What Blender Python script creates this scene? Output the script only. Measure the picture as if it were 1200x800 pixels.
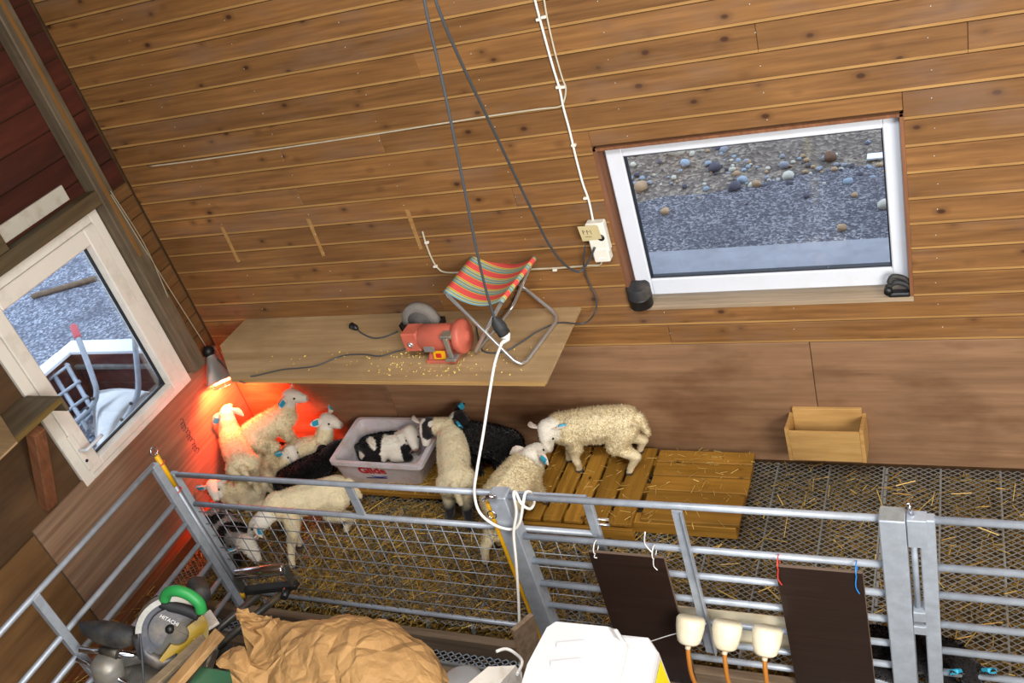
import bpy, bmesh, math, random
import numpy as np
from mathutils import Vector, Matrix, Euler, noise as mnoise

random.seed(7)
rng = np.random.default_rng(11)
for o in list(bpy.data.objects):
    bpy.data.objects.remove(o, do_unlink=True)
SC = bpy.context.scene
COL = SC.collection

# ------------------------------------------------------------------ camera
# world: back wall y=0 (room on -y), left wall x=0 (room on +x), pen floor z=0
FPX = 1108.7
CM = np.array([[0.89927005, 0.34516931, -0.2686476],
               [-0.01837811, -0.58384031, -0.81166048],
               [-0.43700758, 0.73483919, -0.51868655]])
CC = np.array([4.251, -3.691, 3.400])

def ray(u, v):
    return CM.T @ np.array([(u - 600) / FPX, (v - 400) / FPX, 1.0])

def on(u, v, ax, val):
    """point where the pixel's sight line meets the plane axis = val"""
    r = ray(u, v)
    return Vector(CC + r * ((val - CC[ax]) / r[ax]))

def onz(u, v, z): return on(u, v, 2, z)
def ony(u, v, y): return on(u, v, 1, y)
def onx(u, v, x): return on(u, v, 0, x)

cam = bpy.data.cameras.new('camera')
camo = bpy.data.objects.new('camera', cam)
COL.objects.link(camo)
cam.sensor_fit = 'HORIZONTAL'
cam.sensor_width = 36.0
cam.lens = 36.0 * FPX / 1200.0
cam.clip_end = 200
R3 = Matrix(((CM[0][0], -CM[1][0], -CM[2][0]),
             (CM[0][1], -CM[1][1], -CM[2][1]),
             (CM[0][2], -CM[1][2], -CM[2][2])))
camo.matrix_world = Matrix.Translation(Vector(CC)) @ R3.to_4x4()
SC.camera = camo

# ------------------------------------------------------------------ world, lights, exposure
world = bpy.data.worlds.new('overcast_sky')
SC.world = world
world.use_nodes = True
wb = world.node_tree.nodes['Background']
wb.inputs[0].default_value = (0.72, 0.84, 1.0, 1)
wb.inputs[1].default_value = 2.3

def area(name, loc, target, sx, sy, power, color):
    d = bpy.data.lights.new(name, 'AREA')
    d.shape = 'RECTANGLE'; d.size = sx; d.size_y = sy
    d.energy = power; d.color = color
    o = bpy.data.objects.new(name, d)
    COL.objects.link(o)
    o.location = loc
    o.rotation_euler = (Vector(target) - Vector(loc)).to_track_quat('-Z', 'Y').to_euler()
    return o

area('daylight_fill', (6.9, -4.6, 3.0), (3.0, -0.3, 0.7), 2.6, 2.0, 430, (1.0, 0.95, 0.87))  # added fill inside the room, stands in for daylight from behind the camera
area('overhead_fill', (3.6, -2.6, 3.8), (3.2, -1.0, 0.0), 2.4, 0.5, 110, (0.95, 0.97, 1.0))  # added soft fill from overhead, not a known lamp of the barn

SC.view_settings.view_transform = 'Standard'
SC.view_settings.look = 'None'
SC.view_settings.exposure = 0.0
SC.view_settings.gamma = 1.0
SC.view_settings.use_curve_mapping = False

# ------------------------------------------------------------------ materials
def srgb(r, g, b):
    def f(c):
        c /= 255.0
        return c / 12.92 if c <= 0.04045 else ((c + 0.055) / 1.055) ** 2.4
    return (f(r), f(g), f(b), 1.0)

class NT:
    def __init__(s, name):
        s.m = bpy.data.materials.new(name); s.m.use_nodes = True
        s.t = s.m.node_tree; s.b = s.t.nodes['Principled BSDF']
    def n(s, typ, **kw):
        x = s.t.nodes.new(typ)
        for k, v in kw.items():
            if k.startswith('i_'):
                key = k[2:]
                x.inputs[int(key) if key.isdigit() else key].default_value = v
            else: setattr(x, k, v)
        return x
    def l(s, a, b): s.t.links.new(a, b)
    def coords(s, scale, offset=True, space='Object'):
        tc = s.n('ShaderNodeTexCoord'); src = tc.outputs[space]
        if offset:
            oi = s.n('ShaderNodeObjectInfo')
            mu = s.n('ShaderNodeVectorMath', operation='MULTIPLY_ADD')
            cx = s.n('ShaderNodeCombineXYZ')
            for i in range(3): s.l(oi.outputs['Random'], cx.inputs[i])
            s.l(cx.outputs[0], mu.inputs[0]); mu.inputs[1].default_value = (37, 53, 71)
            s.l(src, mu.inputs[2]); src = mu.outputs[0]
        mp = s.n('ShaderNodeMapping'); mp.inputs['Scale'].default_value = scale
        s.l(src, mp.inputs[0]); return mp.outputs[0]
    def noise(s, vec, scale=1, detail=5, rough=.55):
        x = s.n('ShaderNodeTexNoise'); x.inputs['Scale'].default_value = scale
        x.inputs['Detail'].default_value = detail; x.inputs['Roughness'].default_value = rough
        s.l(vec, x.inputs['Vector']); return x.outputs['Fac']
    def ramp(s, fac, stops):
        x = s.n('ShaderNodeValToRGB'); e = x.color_ramp.elements
        while len(e) < len(stops): e.new(0.5)
        for i, (p, c) in enumerate(stops): e[i].position = p; e[i].color = c
        s.l(fac, x.inputs[0]); return x.outputs[0]
    def mix(s, fac, a, b, mode='MIX'):
        x = s.n('ShaderNodeMix', data_type='RGBA', blend_type=mode)
        if isinstance(fac, (int, float)): x.inputs[0].default_value = fac
        else: s.l(fac, x.inputs[0])
        for i, c in ((6, a), (7, b)):
            if isinstance(c, tuple): x.inputs[i].default_value = c
            else: s.l(c, x.inputs[i])
        return x.outputs[2]
    def bump(s, h, strength=.3, dist=.01):
        x = s.n('ShaderNodeBump'); x.inputs['Strength'].default_value = strength
        x.inputs['Distance'].default_value = dist
        s.l(h, x.inputs['Height']); s.l(x.outputs[0], s.b.inputs['Normal'])

MATS = {}
G0 = (0, 0, 0, 1); G1 = (1, 1, 1, 1)

def wood(name, dark, light, axis='X', across=42, along=2.2, knots=0.0, rough=.62, stain=None, stain_amt=.5, vary=.35, offset=True):
    s = NT(name)
    sc = {'X': (along, across, across), 'Y': (across, along, across), 'Z': (across, across, along)}[axis]
    v = s.coords(sc, offset)
    g = s.noise(v, 1, 6, .62)
    v2 = s.coords((1.7, 1.7, 1.7), offset); big = s.noise(v2, 1, 3)
    c = s.ramp(g, [(.28, dark), (.72, light)])
    mid = tuple((a + b) / 2 * .72 for a, b in zip(dark[:3], light[:3])) + (1,)
    c = s.mix(s.ramp(big, [(.35, G0), (.7, (.55, .55, .55, 1))]), c, mid)
    oi = s.n('ShaderNodeObjectInfo')
    hs = s.n('ShaderNodeHueSaturation')
    mr = s.n('ShaderNodeMapRange'); mr.inputs[3].default_value = 1 - vary * .6; mr.inputs[4].default_value = 1 + vary * .45
    s.l(oi.outputs['Random'], mr.inputs[0]); s.l(mr.outputs[0], hs.inputs['Value'])
    s.l(c, hs.inputs['Color']); c = hs.outputs[0]
    if knots:
        kv = {'X': (6.2, 10, 10), 'Y': (10, 6.2, 10), 'Z': (10, 10, 6.2)}[axis]
        vo = s.n('ShaderNodeTexVoronoi'); vo.inputs['Scale'].default_value = 1.0
        vo.inputs['Randomness'].default_value = .95
        s.l(s.coords(kv, offset), vo.inputs['Vector'])
        k = s.ramp(vo.outputs['Distance'], [(knots * .55, G1), (knots, G0)])
        halo = s.ramp(vo.outputs['Distance'], [(knots, (.45, .45, .45, 1)), (knots * 2.1, G0)])
        c = s.mix(halo, c, tuple(x * .75 for x in dark[:3]) + (1,))
        c = s.mix(k, c, srgb(66, 38, 20))
    if stain:
        st = s.noise(s.coords((1.1, 1.1, 2.6), offset), 1.6, 4, .6)
        c = s.mix(s.ramp(st, [(.5, G0), (.72, (stain_amt,) * 3 + (1,))]), c, stain)
    s.l(c, s.b.inputs['Base Color'])
    s.b.inputs['Roughness'].default_value = rough
    s.b.inputs['Specular IOR Level'].default_value = .3
    s.bump(g, .18, .004)
    MATS[name] = s.m; return s.m

def plain(name, col, rough=.5, metal=0.0, var=.0, vscale=12, dirt=None, dirt_amt=.4, bump=0, emit=None, spec=.5, trans=0, dscale=7):
    s = NT(name)
    v = s.coords((1, 1, 1), True)
    base = col
    if var:
        n = s.noise(v, vscale, 4)
        base = s.ramp(n, [(.3, tuple(x * (1 - var) for x in col[:3]) + (1,)), (.7, tuple(min(1, x * (1 + var)) for x in col[:3]) + (1,))])
    if dirt:
        n2 = s.noise(v, dscale, 6, .65)
        base = s.mix(s.ramp(n2, [(.48, G0), (.7, (dirt_amt,) * 3 + (1,))]), base, dirt)
    if isinstance(base, tuple): s.b.inputs['Base Color'].default_value = base
    else: s.l(base, s.b.inputs['Base Color'])
    s.b.inputs['Roughness'].default_value = rough
    s.b.inputs['Metallic'].default_value = metal
    s.b.inputs['Specular IOR Level'].default_value = spec
    if trans: s.b.inputs['Transmission Weight'].default_value = trans
    if bump: s.bump(s.noise(v, vscale * 4, 5), bump, .004)
    if emit:
        s.b.inputs['Emission Color'].default_value = emit[0]; s.b.inputs['Emission Strength'].default_value = emit[1]
    MATS[name] = s.m; return s.m

wood('board', srgb(99, 65, 33), srgb(154, 108, 60), 'X', knots=.13, vary=.3, stain=srgb(120, 94, 76), stain_amt=.6)
wood('board_edge', srgb(150, 110, 60), srgb(180, 138, 82), 'X', vary=.1)
wood('board_y', srgb(80, 54, 28), srgb(122, 86, 48), 'Y', knots=.1, vary=.22)
wood('red_board', srgb(50, 22, 15), srgb(88, 40, 26), 'Y', across=20, vary=.3, stain=srgb(50, 32, 24), stain_amt=.7)
wood('ply_back', srgb(120, 88, 62), srgb(166, 128, 96), 'X', across=24, along=1.3, vary=.12, stain=srgb(92, 60, 38), stain_amt=.7, rough=.5)
wood('ply_left', srgb(108, 82, 62), srgb(164, 134, 108), 'Y', across=46, along=1.2, vary=.1, stain=srgb(120, 80, 56), stain_amt=.5)
wood('ply_brown', srgb(84, 58, 34), srgb(138, 102, 62), 'Y', across=14, along=1.2, vary=.2, stain=srgb(70, 50, 32), stain_amt=.6)
wood('ply_dark', srgb(62, 44, 28), srgb(98, 72, 46), 'Y', across=12, along=1.6, vary=.1)
wood('post', srgb(70, 60, 46), srgb(122, 106, 84), 'Z', across=34, vary=.15, stain=srgb(70, 56, 40), stain_amt=.6)
wood('post_h', srgb(66, 52, 34), srgb(112, 94, 66), 'Y', across=34, vary=.15, stain=srgb(74, 70, 54), stain_amt=.7)
wood('post_raw', srgb(104, 70, 32), srgb(142, 102, 52), 'Z', vary=.1)
wood('shelf_ply', srgb(150, 122, 84), srgb(196, 166, 124), 'X', across=20, along=1.4, vary=.06, stain=srgb(120, 96, 66), stain_amt=.5)
wood('shelf_edge', srgb(150, 110, 62), srgb(206, 168, 108), 'X', across=120, vary=.06)
wood('pallet', srgb(122, 82, 24), srgb(190, 140, 56), 'Y', knots=.08, vary=.4, stain=srgb(120, 84, 24), stain_amt=.6, rough=.5)
wood('pallet_x', srgb(122, 82, 24), srgb(194, 142, 58), 'X', knots=.08, vary=.4, stain=srgb(120, 84, 24), stain_amt=.6, rough=.5)
wood('feed_box', srgb(172, 128, 70), srgb(214, 172, 108), 'X', across=26, vary=.12, stain=srgb(150, 108, 60), stain_amt=.4)
wood('timber_red', srgb(100, 58, 34), srgb(148, 94, 56), 'Y', vary=.2, stain=srgb(88, 56, 24), stain_amt=.7)
wood('timber_grey', srgb(96, 78, 60), srgb(150, 128, 104), 'X', vary=.2)
wood('bench_dark', srgb(74, 64, 48), srgb(120, 106, 82), 'Y', across=18, vary=.1, stain=srgb(96, 72, 40), stain_amt=.5)
wood('bench_edge', srgb(92, 72, 36), srgb(126, 102, 54), 'Y', vary=.05)
wood('brace', srgb(100, 62, 40), srgb(146, 98, 66), 'Z', vary=.1)
wood('lumber', srgb(170, 124, 76), srgb(206, 164, 112), 'Y', vary=.15)
wood('trim_pale', srgb(132, 112, 88), srgb(176, 156, 130), 'X', vary=.1, stain=srgb(150, 128, 92), stain_amt=.5)
wood('dark_panel', srgb(38, 26, 22), srgb(50, 36, 30), 'X', across=60, vary=.1, rough=.32)
wood('panel_edge', srgb(92, 74, 62), srgb(130, 110, 94), 'X', across=200, vary=.1)
plain('pvc', srgb(212, 216, 224), .32, dirt=srgb(200, 198, 192), dirt_amt=.35)
plain('pvc_door', srgb(226, 220, 208), .38, dirt=srgb(172, 160, 140), dirt_amt=.45, dscale=5)
plain('gasket', srgb(20, 24, 34), .5)
plain('white_board', srgb(188, 182, 168), .6, dirt=srgb(150, 136, 110), dirt_amt=.5, dscale=14)
plain('zinc', srgb(166, 174, 184), .42, .3, var=.12, vscale=22, dirt=srgb(112, 112, 108), dirt_amt=.25)
plain('zinc_dull', srgb(142, 144, 142), .5, .25, var=.18, vscale=30, dirt=srgb(96, 84, 60), dirt_amt=.6, dscale=3)
plain('wire', srgb(140, 146, 154), .45, .3)
plain('alu', srgb(206, 206, 204), .3, .8, var=.08)
plain('alu_cast', srgb(150, 148, 142), .45, .5, var=.15, vscale=30, dirt=srgb(180, 158, 116), dirt_amt=.5)
plain('chrome', srgb(214, 214, 222), .12, 1.0)
plain('steel_dark', srgb(72, 70, 66), .45, .5, var=.2, dirt=srgb(140, 120, 88), dirt_amt=.5)
plain('black', srgb(24, 24, 25), .45, var=.2)
plain('black_dusty', srgb(38, 38, 40), .65, var=.25, dirt=srgb(120, 108, 88), dirt_amt=.35)
plain('cable_black', srgb(66, 69, 72), .5)
plain('cable_white', srgb(232, 230, 222), .4)
plain('cable_cream', srgb(190, 180, 156), .5, dirt=srgb(160, 140, 104), dirt_amt=.5, dscale=20)
plain('socket', srgb(226, 222, 208), .4)
plain('card', srgb(206, 190, 142), .8, var=.06)
plain('yellow', srgb(224, 168, 20), .45, var=.08)
plain('red_paint', srgb(192, 96, 76), .5, var=.1, dirt=srgb(150, 104, 84), dirt_amt=.5)
plain('stone_wheel', srgb(120, 114, 106), .9, var=.12, vscale=60, bump=.3)
plain('stone_wheel_in', srgb(84, 80, 76), .9, var=.1, vscale=60)
plain('crate', srgb(216, 208, 212), .42, dirt=srgb(172, 146, 104), dirt_amt=.55, dscale=9)
plain('print_red', srgb(196, 30, 40), .5)
plain('print_blue', srgb(40, 50, 120), .5)
plain('ink', srgb(52, 34, 44), .7)
plain('tag_blue', srgb(44, 152, 184), .4)
plain('eye', srgb(18, 14, 12), .15)
plain('tub', srgb(206, 206, 206), .35)
plain('tub_mark', srgb(226, 225, 222), .5)
plain('label_yellow', srgb(238, 214, 20), .45)
plain('teat_cup', srgb(234, 224, 196), .4, dirt=srgb(196, 172, 120), dirt_amt=.4)
plain('hose', srgb(176, 112, 44), .35)
plain('green_grip', srgb(44, 150, 74), .45, var=.06)
plain('guard_yellow', srgb(214, 176, 56), .2, trans=.45)
plain('saw_grey', srgb(66, 68, 76), .42, .3, var=.15, dirt=srgb(170, 150, 116), dirt_amt=.35)
plain('sawdust', srgb(206, 176, 122), .95, var=.15, vscale=50, bump=.4)
plain('green_box', srgb(70, 122, 90), .5, dirt=srgb(120, 130, 100), dirt_amt=.4)
plain('grey_plastic', srgb(150, 150, 148), .4)
plain('white_wood', srgb(226, 218, 204), .6, dirt=srgb(170, 140, 104), dirt_amt=.5, dscale=16)
plain('concrete', srgb(150, 150, 156), .85, var=.1, vscale=6, bump=.2, dirt=srgb(120, 116, 112), dirt_amt=.4)
plain('concrete_dark', srgb(96, 90, 82), .9, var=.2, vscale=8, bump=.3, dirt=srgb(80, 66, 44), dirt_amt=.6)
plain('ceiling_paint', srgb(150, 130, 104), .8)
plain('tie_white', srgb(232, 230, 226), .4)
plain('tie_red', srgb(214, 66, 50), .4)
plain('tie_blue', srgb(40, 130, 206), .4)
plain('string', srgb(150, 140, 116), .9)
plain('pink', srgb(206, 92, 100), .5)
plain('dark_red', srgb(84, 34, 34), .6, var=.25, vscale=20, dirt=srgb(120, 100, 96), dirt_amt=.4)
plain('white_cap', srgb(240, 242, 246), .5)
plain('red_plastic', srgb(190, 40, 30), .4)

def gravel(name, c1, c2, c3, scale):
    s = NT(name)
    v = s.coords((1, 1, 1), False)
    vo = s.n('ShaderNodeTexVoronoi'); vo.inputs['Scale'].default_value = scale
    s.l(v, vo.inputs['Vector'])
    sep = s.n('ShaderNodeSeparateColor'); s.l(vo.outputs['Color'], sep.inputs[0])
    c = s.ramp(sep.outputs[0], [(0, c1), (.55, c2), (.95, c3)])
    n = s.noise(v, 2.5, 6)
    c = s.mix(s.ramp(n, [(.4, G0), (.7, (.6, .6, .6, 1))]), c, c1)
    s.l(c, s.b.inputs['Base Color']); s.b.inputs['Roughness'].default_value = .9
    s.bump(vo.outputs['Distance'], .8, .02)
    MATS[name] = s.m
gravel('gravel_dark', srgb(74, 72, 80), srgb(104, 102, 110), srgb(168, 166, 170), 70)
gravel('gravel_blue', srgb(84, 90, 104), srgb(124, 132, 148), srgb(190, 196, 208), 45)
gravel('soil', srgb(86, 76, 70), srgb(122, 108, 96), srgb(164, 150, 132), 40)
gravel('manure', srgb(60, 44, 16), srgb(112, 84, 30), srgb(168, 130, 52), 55)

s = NT('glass')
tr = s.n('ShaderNodeBsdfTransparent'); gl = s.n('ShaderNodeBsdfGlossy'); gl.inputs['Roughness'].default_value = .02
fr = s.n('ShaderNodeFresnel'); fr.inputs[0].default_value = 1.45
mx = s.n('ShaderNodeMixShader'); s.l(fr.outputs[0], mx.inputs[0]); s.l(tr.outputs[0], mx.inputs[1]); s.l(gl.outputs[0], mx.inputs[2])
tr.inputs[0].default_value = (.95, .97, 1, 1)
s.l(mx.outputs[0], s.t.nodes['Material Output'].inputs[0]); MATS['glass'] = s.m

s = NT('fleece')
at = s.n('ShaderNodeAttribute', attribute_name='col')
nz = s.noise(s.coords((1, 1, 1), False), 90, 3)
c = s.mix(s.ramp(nz, [(.35, (.3, .3, .3, 1)), (.65, G0)]), at.outputs['Color'], (.30, .24, .16, 1), 'MULTIPLY')
s.l(at.outputs['Color'], s.b.inputs['Base Color'])
s.b.inputs['Roughness'].default_value = .9; s.b.inputs['Specular IOR Level'].default_value = .1
s.b.inputs['Sheen Weight'].default_value = .25
s.bump(nz, .6, .006); MATS['fleece'] = s.m

s = NT('wool')
at = s.n('ShaderNodeAttribute', attribute_name='col')
df = s.n('ShaderNodeBsdfDiffuse'); tl = s.n('ShaderNodeBsdfTranslucent'); mx = s.n('ShaderNodeMixShader'); mx.inputs[0].default_value = .5
s.l(at.outputs['Color'], df.inputs[0]); s.l(at.outputs['Color'], tl.inputs[0]); s.l(df.outputs[0], mx.inputs[1]); s.l(tl.outputs[0], mx.inputs[2])
s.l(mx.outputs[0], s.t.nodes['Material Output'].inputs[0]); MATS['wool'] = s.m

s = NT('straw')
oi = s.n('ShaderNodeAttribute', attribute_name='col')
s.l(oi.outputs['Color'], s.b.inputs['Base Color']); s.b.inputs['Roughness'].default_value = .6; MATS['straw'] = s.m

s = NT('stripes')
v = s.coords((1, 1, 1), False, 'UV')
sp = s.n('ShaderNodeSeparateXYZ'); s.l(v, sp.inputs[0])
mu = s.n('ShaderNodeMath', operation='MULTIPLY'); mu.inputs[1].default_value = 4.0; s.l(sp.outputs[1], mu.inputs[0])
fc = s.n('ShaderNodeMath', operation='FRACT'); s.l(mu.outputs[0], fc.inputs[0])
RD = srgb(226, 84, 78); YL = srgb(226, 198, 96); BL = srgb(120, 164, 172); OL = srgb(120, 112, 52)
c = s.ramp(fc.outputs[0], [(0, BL), (.10, YL), (.14, OL), (.18, BL), (.28, YL), (.34, OL), (.38, YL), (.44, RD), (.86, YL), (.90, OL), (.95, BL)])
for nd in s.t.nodes:
    if nd.type == 'VALTORGB': nd.color_ramp.interpolation = 'CONSTANT'
s.l(c, s.b.inputs['Base Color']); s.b.inputs['Roughness'].default_value = .85; MATS['stripes'] = s.m

s = NT('paper')
v = s.coords((1, 1, 1), False)
n = s.noise(v, 5, 6, .6); n2 = s.noise(v, 22, 5, .6)
c = s.ramp(n, [(.3, srgb(150, 112, 66)), (.7, srgb(184, 142, 88))])
vo = s.n('ShaderNodeTexVoronoi', feature='DISTANCE_TO_EDGE'); vo.inputs['Scale'].default_value = 9
wv = s.n('ShaderNodeVectorMath', operation='MULTIPLY_ADD'); nv_ = s.n('ShaderNodeTexNoise'); nv_.inputs['Scale'].default_value = 6; s.l(v, nv_.inputs['Vector'])
s.l(nv_.outputs['Color'], wv.inputs[0]); wv.inputs[1].default_value = (.18, .18, .18); s.l(v, wv.inputs[2]); s.l(wv.outputs[0], vo.inputs['Vector'])
ad = s.n('ShaderNodeMath', operation='MULTIPLY_ADD'); s.l(n2, ad.inputs[0]); ad.inputs[1].default_value = .25; s.l(vo.outputs['Distance'], ad.inputs[2])
s.l(c, s.b.inputs['Base Color']); s.b.inputs['Roughness'].default_value = .75; s.bump(ad.outputs[0], .8, .03); MATS['paper'] = s.m

# ------------------------------------------------------------------ builders
def link(name, me, mat=None, parent=None, loc=None, world=True):
    if mat is not None:
        for m in (mat if isinstance(mat, (list, tuple)) else [mat]):
            me.materials.append(MATS[m] if isinstance(m, str) else m)
    o = bpy.data.objects.new(name, me)
    COL.objects.link(o)
    if loc is not None: o.location = loc
    if parent is not None: attach(o, parent)
    return o

def worldloc(o):
    l = Vector(o.location)
    if o.parent is not None:
        l = l + worldloc(o.parent) + o.matrix_parent_inverse.translation
    return l

def attach(o, parent):
    o.parent = parent
    o.matrix_parent_inverse = Matrix.Translation(-worldloc(parent))

def tag(o, label=None, cat=None, group=None, kind=None):
    if label: o['label'] = label
    if cat: o['category'] = cat
    if group: o['group'] = group
    if kind: o['kind'] = kind
    return o

def thing(name, loc, label=None, cat=None, group=None, kind=None):
    o = bpy.data.objects.new(name, None)
    COL.objects.link(o); o.location = loc
    o.empty_display_size = .05
    return tag(o, label, cat, group, kind)

class MB:
    def __init__(s): s.v = []; s.f = []; s.mi = []; s.cur = 0; s.sm = []
    def add(s, vs, fs, smooth=False):
        b = len(s.v); s.v += [tuple(x) for x in vs]
        for f in fs: s.f.append(tuple(i + b for i in f)); s.mi.append(s.cur); s.sm.append(smooth)
        return s
    def box(s, lo, hi, M=None, ch=0.0):
        lo = Vector(lo); hi = Vector(hi)
        lo, hi = Vector([min(a, b) for a, b in zip(lo, hi)]), Vector([max(a, b) for a, b in zip(lo, hi)])
        if ch > 0:
            ch = min(ch, .45 * min(hi - lo))
            bm = bmesh.new(); bmesh.ops.create_cube(bm, size=1)
            for v in bm.verts: v.co = Vector(((v.co.x + .5) * (hi.x - lo.x) + lo.x, (v.co.y + .5) * (hi.y - lo.y) + lo.y, (v.co.z + .5) * (hi.z - lo.z) + lo.z))
            bmesh.ops.bevel(bm, geom=bm.edges[:], offset=ch, segments=1, affect='EDGES')
            bm.verts.index_update()
            vs = [v.co.copy() for v in bm.verts]; fs = [[v.index for v in f.verts] for f in bm.faces]; bm.free()
        else:
            vs = [Vector((x, y, z)) for x in (lo.x, hi.x) for y in (lo.y, hi.y) for z in (lo.z, hi.z)]
            fs = [(0, 1, 3, 2), (4, 6, 7, 5), (0, 4, 5, 1), (2, 3, 7, 6), (0, 2, 6, 4), (1, 5, 7, 3)]
        if M is not None: vs = [M @ v for v in vs]
        return s.add(vs, fs)
    def tube(s, pts, r, n=8, closed=False, caps=True):
        pts = [Vector(p) for p in pts]
        k = len(pts); rs = r if isinstance(r, (list, tuple)) else [r] * k
        vs = []; up = None
        for i, p in enumerate(pts):
            a = pts[(i - 1) % k] if (i or closed) else p
            b = pts[(i + 1) % k] if (i < k - 1 or closed) else p
            t = (b - a).normalized()
            if up is None:
                up = Vector((0, 0, 1)) if abs(t.z) < .9 else Vector((1, 0, 0))
            u = (up - t * up.dot(t))
            if u.length < 1e-5: u = t.orthogonal()
            u.normalize(); w = t.cross(u); up = u
            for j in range(n):
                q = 2 * math.pi * j / n
                vs.append(p + (u * math.cos(q) + w * math.sin(q)) * rs[i])
        fs = []
        for i in range(k if closed else k - 1):
            for j in range(n):
                a = i * n + j; b = i * n + (j + 1) % n; i2 = (i + 1) % k
                fs.append((a, b, i2 * n + (j + 1) % n, i2 * n + j))
        s.add(vs, fs, True)
        if caps and not closed:
            b = len(s.v) - len(vs)
            s.f.append(tuple(b + j for j in range(n))[::-1]); s.f.append(tuple(b + (k - 1) * n + j for j in range(n)))
            s.mi += [s.cur] * 2; s.sm += [False] * 2
        return s
    def lathe(s, prof, o, axis, n=24, smooth=True):
        """prof: list of (radius, height along axis)"""
        o = Vector(o); a = Vector(axis).normalized(); u = a.orthogonal().normalized(); w = a.cross(u)
        vs = []
        for r, h in prof:
            for j in range(n):
                q = 2 * math.pi * j / n
                vs.append(o + a * h + (u * math.cos(q) + w * math.sin(q)) * max(r, 1e-4))
        fs = []
        for i in range(len(prof) - 1):
            for j in range(n):
                fs.append((i * n + j, i * n + (j + 1) % n, (i + 1) * n + (j + 1) % n, (i + 1) * n + j))
        return s.add(vs, fs, smooth)
    def prism(s, poly, vec):
        """closed polygon (3D points) swept by vec"""
        vec = Vector(vec); a = [Vector(p) for p in poly]; k = len(a)
        vs = a + [p + vec for p in a]
        fs = [tuple(range(k))[::-1], tuple(range(k, 2 * k))] + [(i, (i + 1) % k, k + (i + 1) % k, k + i) for i in range(k)]
        return s.add(vs, fs)
    def mesh(s, name):
        me = bpy.data.meshes.new(name); me.from_pydata(s.v, [], s.f)
        if s.f:
            me.polygons.foreach_set('material_index', s.mi)
            me.polygons.foreach_set('use_smooth', s.sm)
        bm = bmesh.new(); bm.from_mesh(me); bmesh.ops.recalc_face_normals(bm, faces=bm.faces); bm.to_mesh(me); bm.free()
        me.update(); return me
    def build(s, name, mat, parent=None, loc=None):
        return link(name, s.mesh(name), mat, parent, loc)

def box(name, lo, hi, mat, parent=None, ch=0.0):
    """a box with its own origin at its centre"""
    lo = Vector(lo); hi = Vector(hi); c = (lo + hi) / 2
    return MB().box(lo - c, hi - c, ch=ch).build(name, mat, parent, c)

def tube(name, pts, r, mat, parent=None, n=8, closed=False):
    c = Vector(pts[0])
    return MB().tube([Vector(p) - c for p in pts], r, n, closed).build(name, mat, parent, c)

def smooth_path(pts, k=6):
    pts = [Vector(p) for p in pts]; out = []
    for i in range(len(pts) - 1):
        p0 = pts[max(i - 1, 0)]; p1 = pts[i]; p2 = pts[i + 1]; p3 = pts[min(i + 2, len(pts) - 1)]
        for j in range(k):
            t = j / k
            out.append(.5 * ((2 * p1) + (p2 - p0) * t + (2 * p0 - 5 * p1 + 4 * p2 - p3) * t * t + (3 * p1 - p0 - 3 * p2 + p3) * t ** 3))
    out.append(pts[-1]); return out

def text_mesh(body, size, M, mat, parent, name='lettering', depth=.0008, shear=0, bold=0.0):
    cu = bpy.data.curves.new(name, 'FONT'); cu.body = body; cu.size = size
    cu.extrude = depth; cu.align_x = 'CENTER'; cu.align_y = 'CENTER'; cu.shear = shear
    cu.resolution_u = 3; cu.offset = bold
    t = bpy.data.objects.new('tmp', cu); COL.objects.link(t)
    bpy.context.view_layer.update()
    me = bpy.data.meshes.new_from_object(t.evaluated_get(bpy.context.evaluated_depsgraph_get()))
    bpy.data.objects.remove(t, do_unlink=True)
    me.transform(M); me.materials.clear()
    return link(name, me, mat, parent)

def frame(o, x, y, z):
    x = Vector(x).normalized(); y = Vector(y); y = (y - x * x.dot(y)).normalized(); z2 = x.cross(y)
    return Matrix(((x.x, y.x, z2.x, o[0]), (x.y, y.y, z2.y, o[1]), (x.z, y.z, z2.z, o[2]), (0, 0, 0, 1)))

# ================================================================== STRUCTURE
WX0, WX1, WZ0, WZ1 = 2.757, 4.03, .985, 1.825       # window opening
XR, ZT, YF = 7.5, 3.9, -6.2
P = .1157
m = MB()
for lo, hi in (((-.16, .022, -.3), (WX0, .14, ZT)), ((WX1, .022, -.3), (XR, .14, ZT)), ((WX0, .022, -.3), (WX1, .14, WZ0 - .02)), ((WX0, .022, WZ1), (WX1, .14, ZT))):
    m.box(lo, hi)
wall_back = tag(m.build('wall_back', 'ply_dark'), 'brown pine board wall above plywood sheets behind the pen', kind='structure')

def board_mesh(L, z0, z1, full=True):
    """tongue and groove board: face plus paler recessed tongue along its lower edge, centred on x"""
    m = MB(); h = L / 2
    m.cur = 0; m.box((-h, 0, z0 + .0135), (h, .022, z1 - .002), ch=.002)
    if full: m.cur = 1; m.box((-h, .0035, z0 + .0012), (h, .020, z0 + .0138))
    return m.mesh('board')
cache = {}
def board(x0, x1, z0, z1, full=True):
    L = round(x1 - x0 - .0015, 3)
    key = (L, round(z1 - z0, 3), full)
    if key not in cache:
        me = board_mesh(L, 0, z1 - z0, full)
        me.materials.append(MATS['board']); me.materials.append(MATS['board_edge']); cache[key] = me
    o = bpy.data.objects.new('board', cache[key]); COL.objects.link(o)
    o.location = ((x0 + x1) / 2, 0, z0); attach(o, wall_back)
rr = random.Random(3)
studs = [.503 + .6045 * i for i in range(12)]
known = {11: [ony(1134, 40, 0).x], 9: [ony(922, 133, 0).x], 13: [ony(477, 44, 0).x]}
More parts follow.
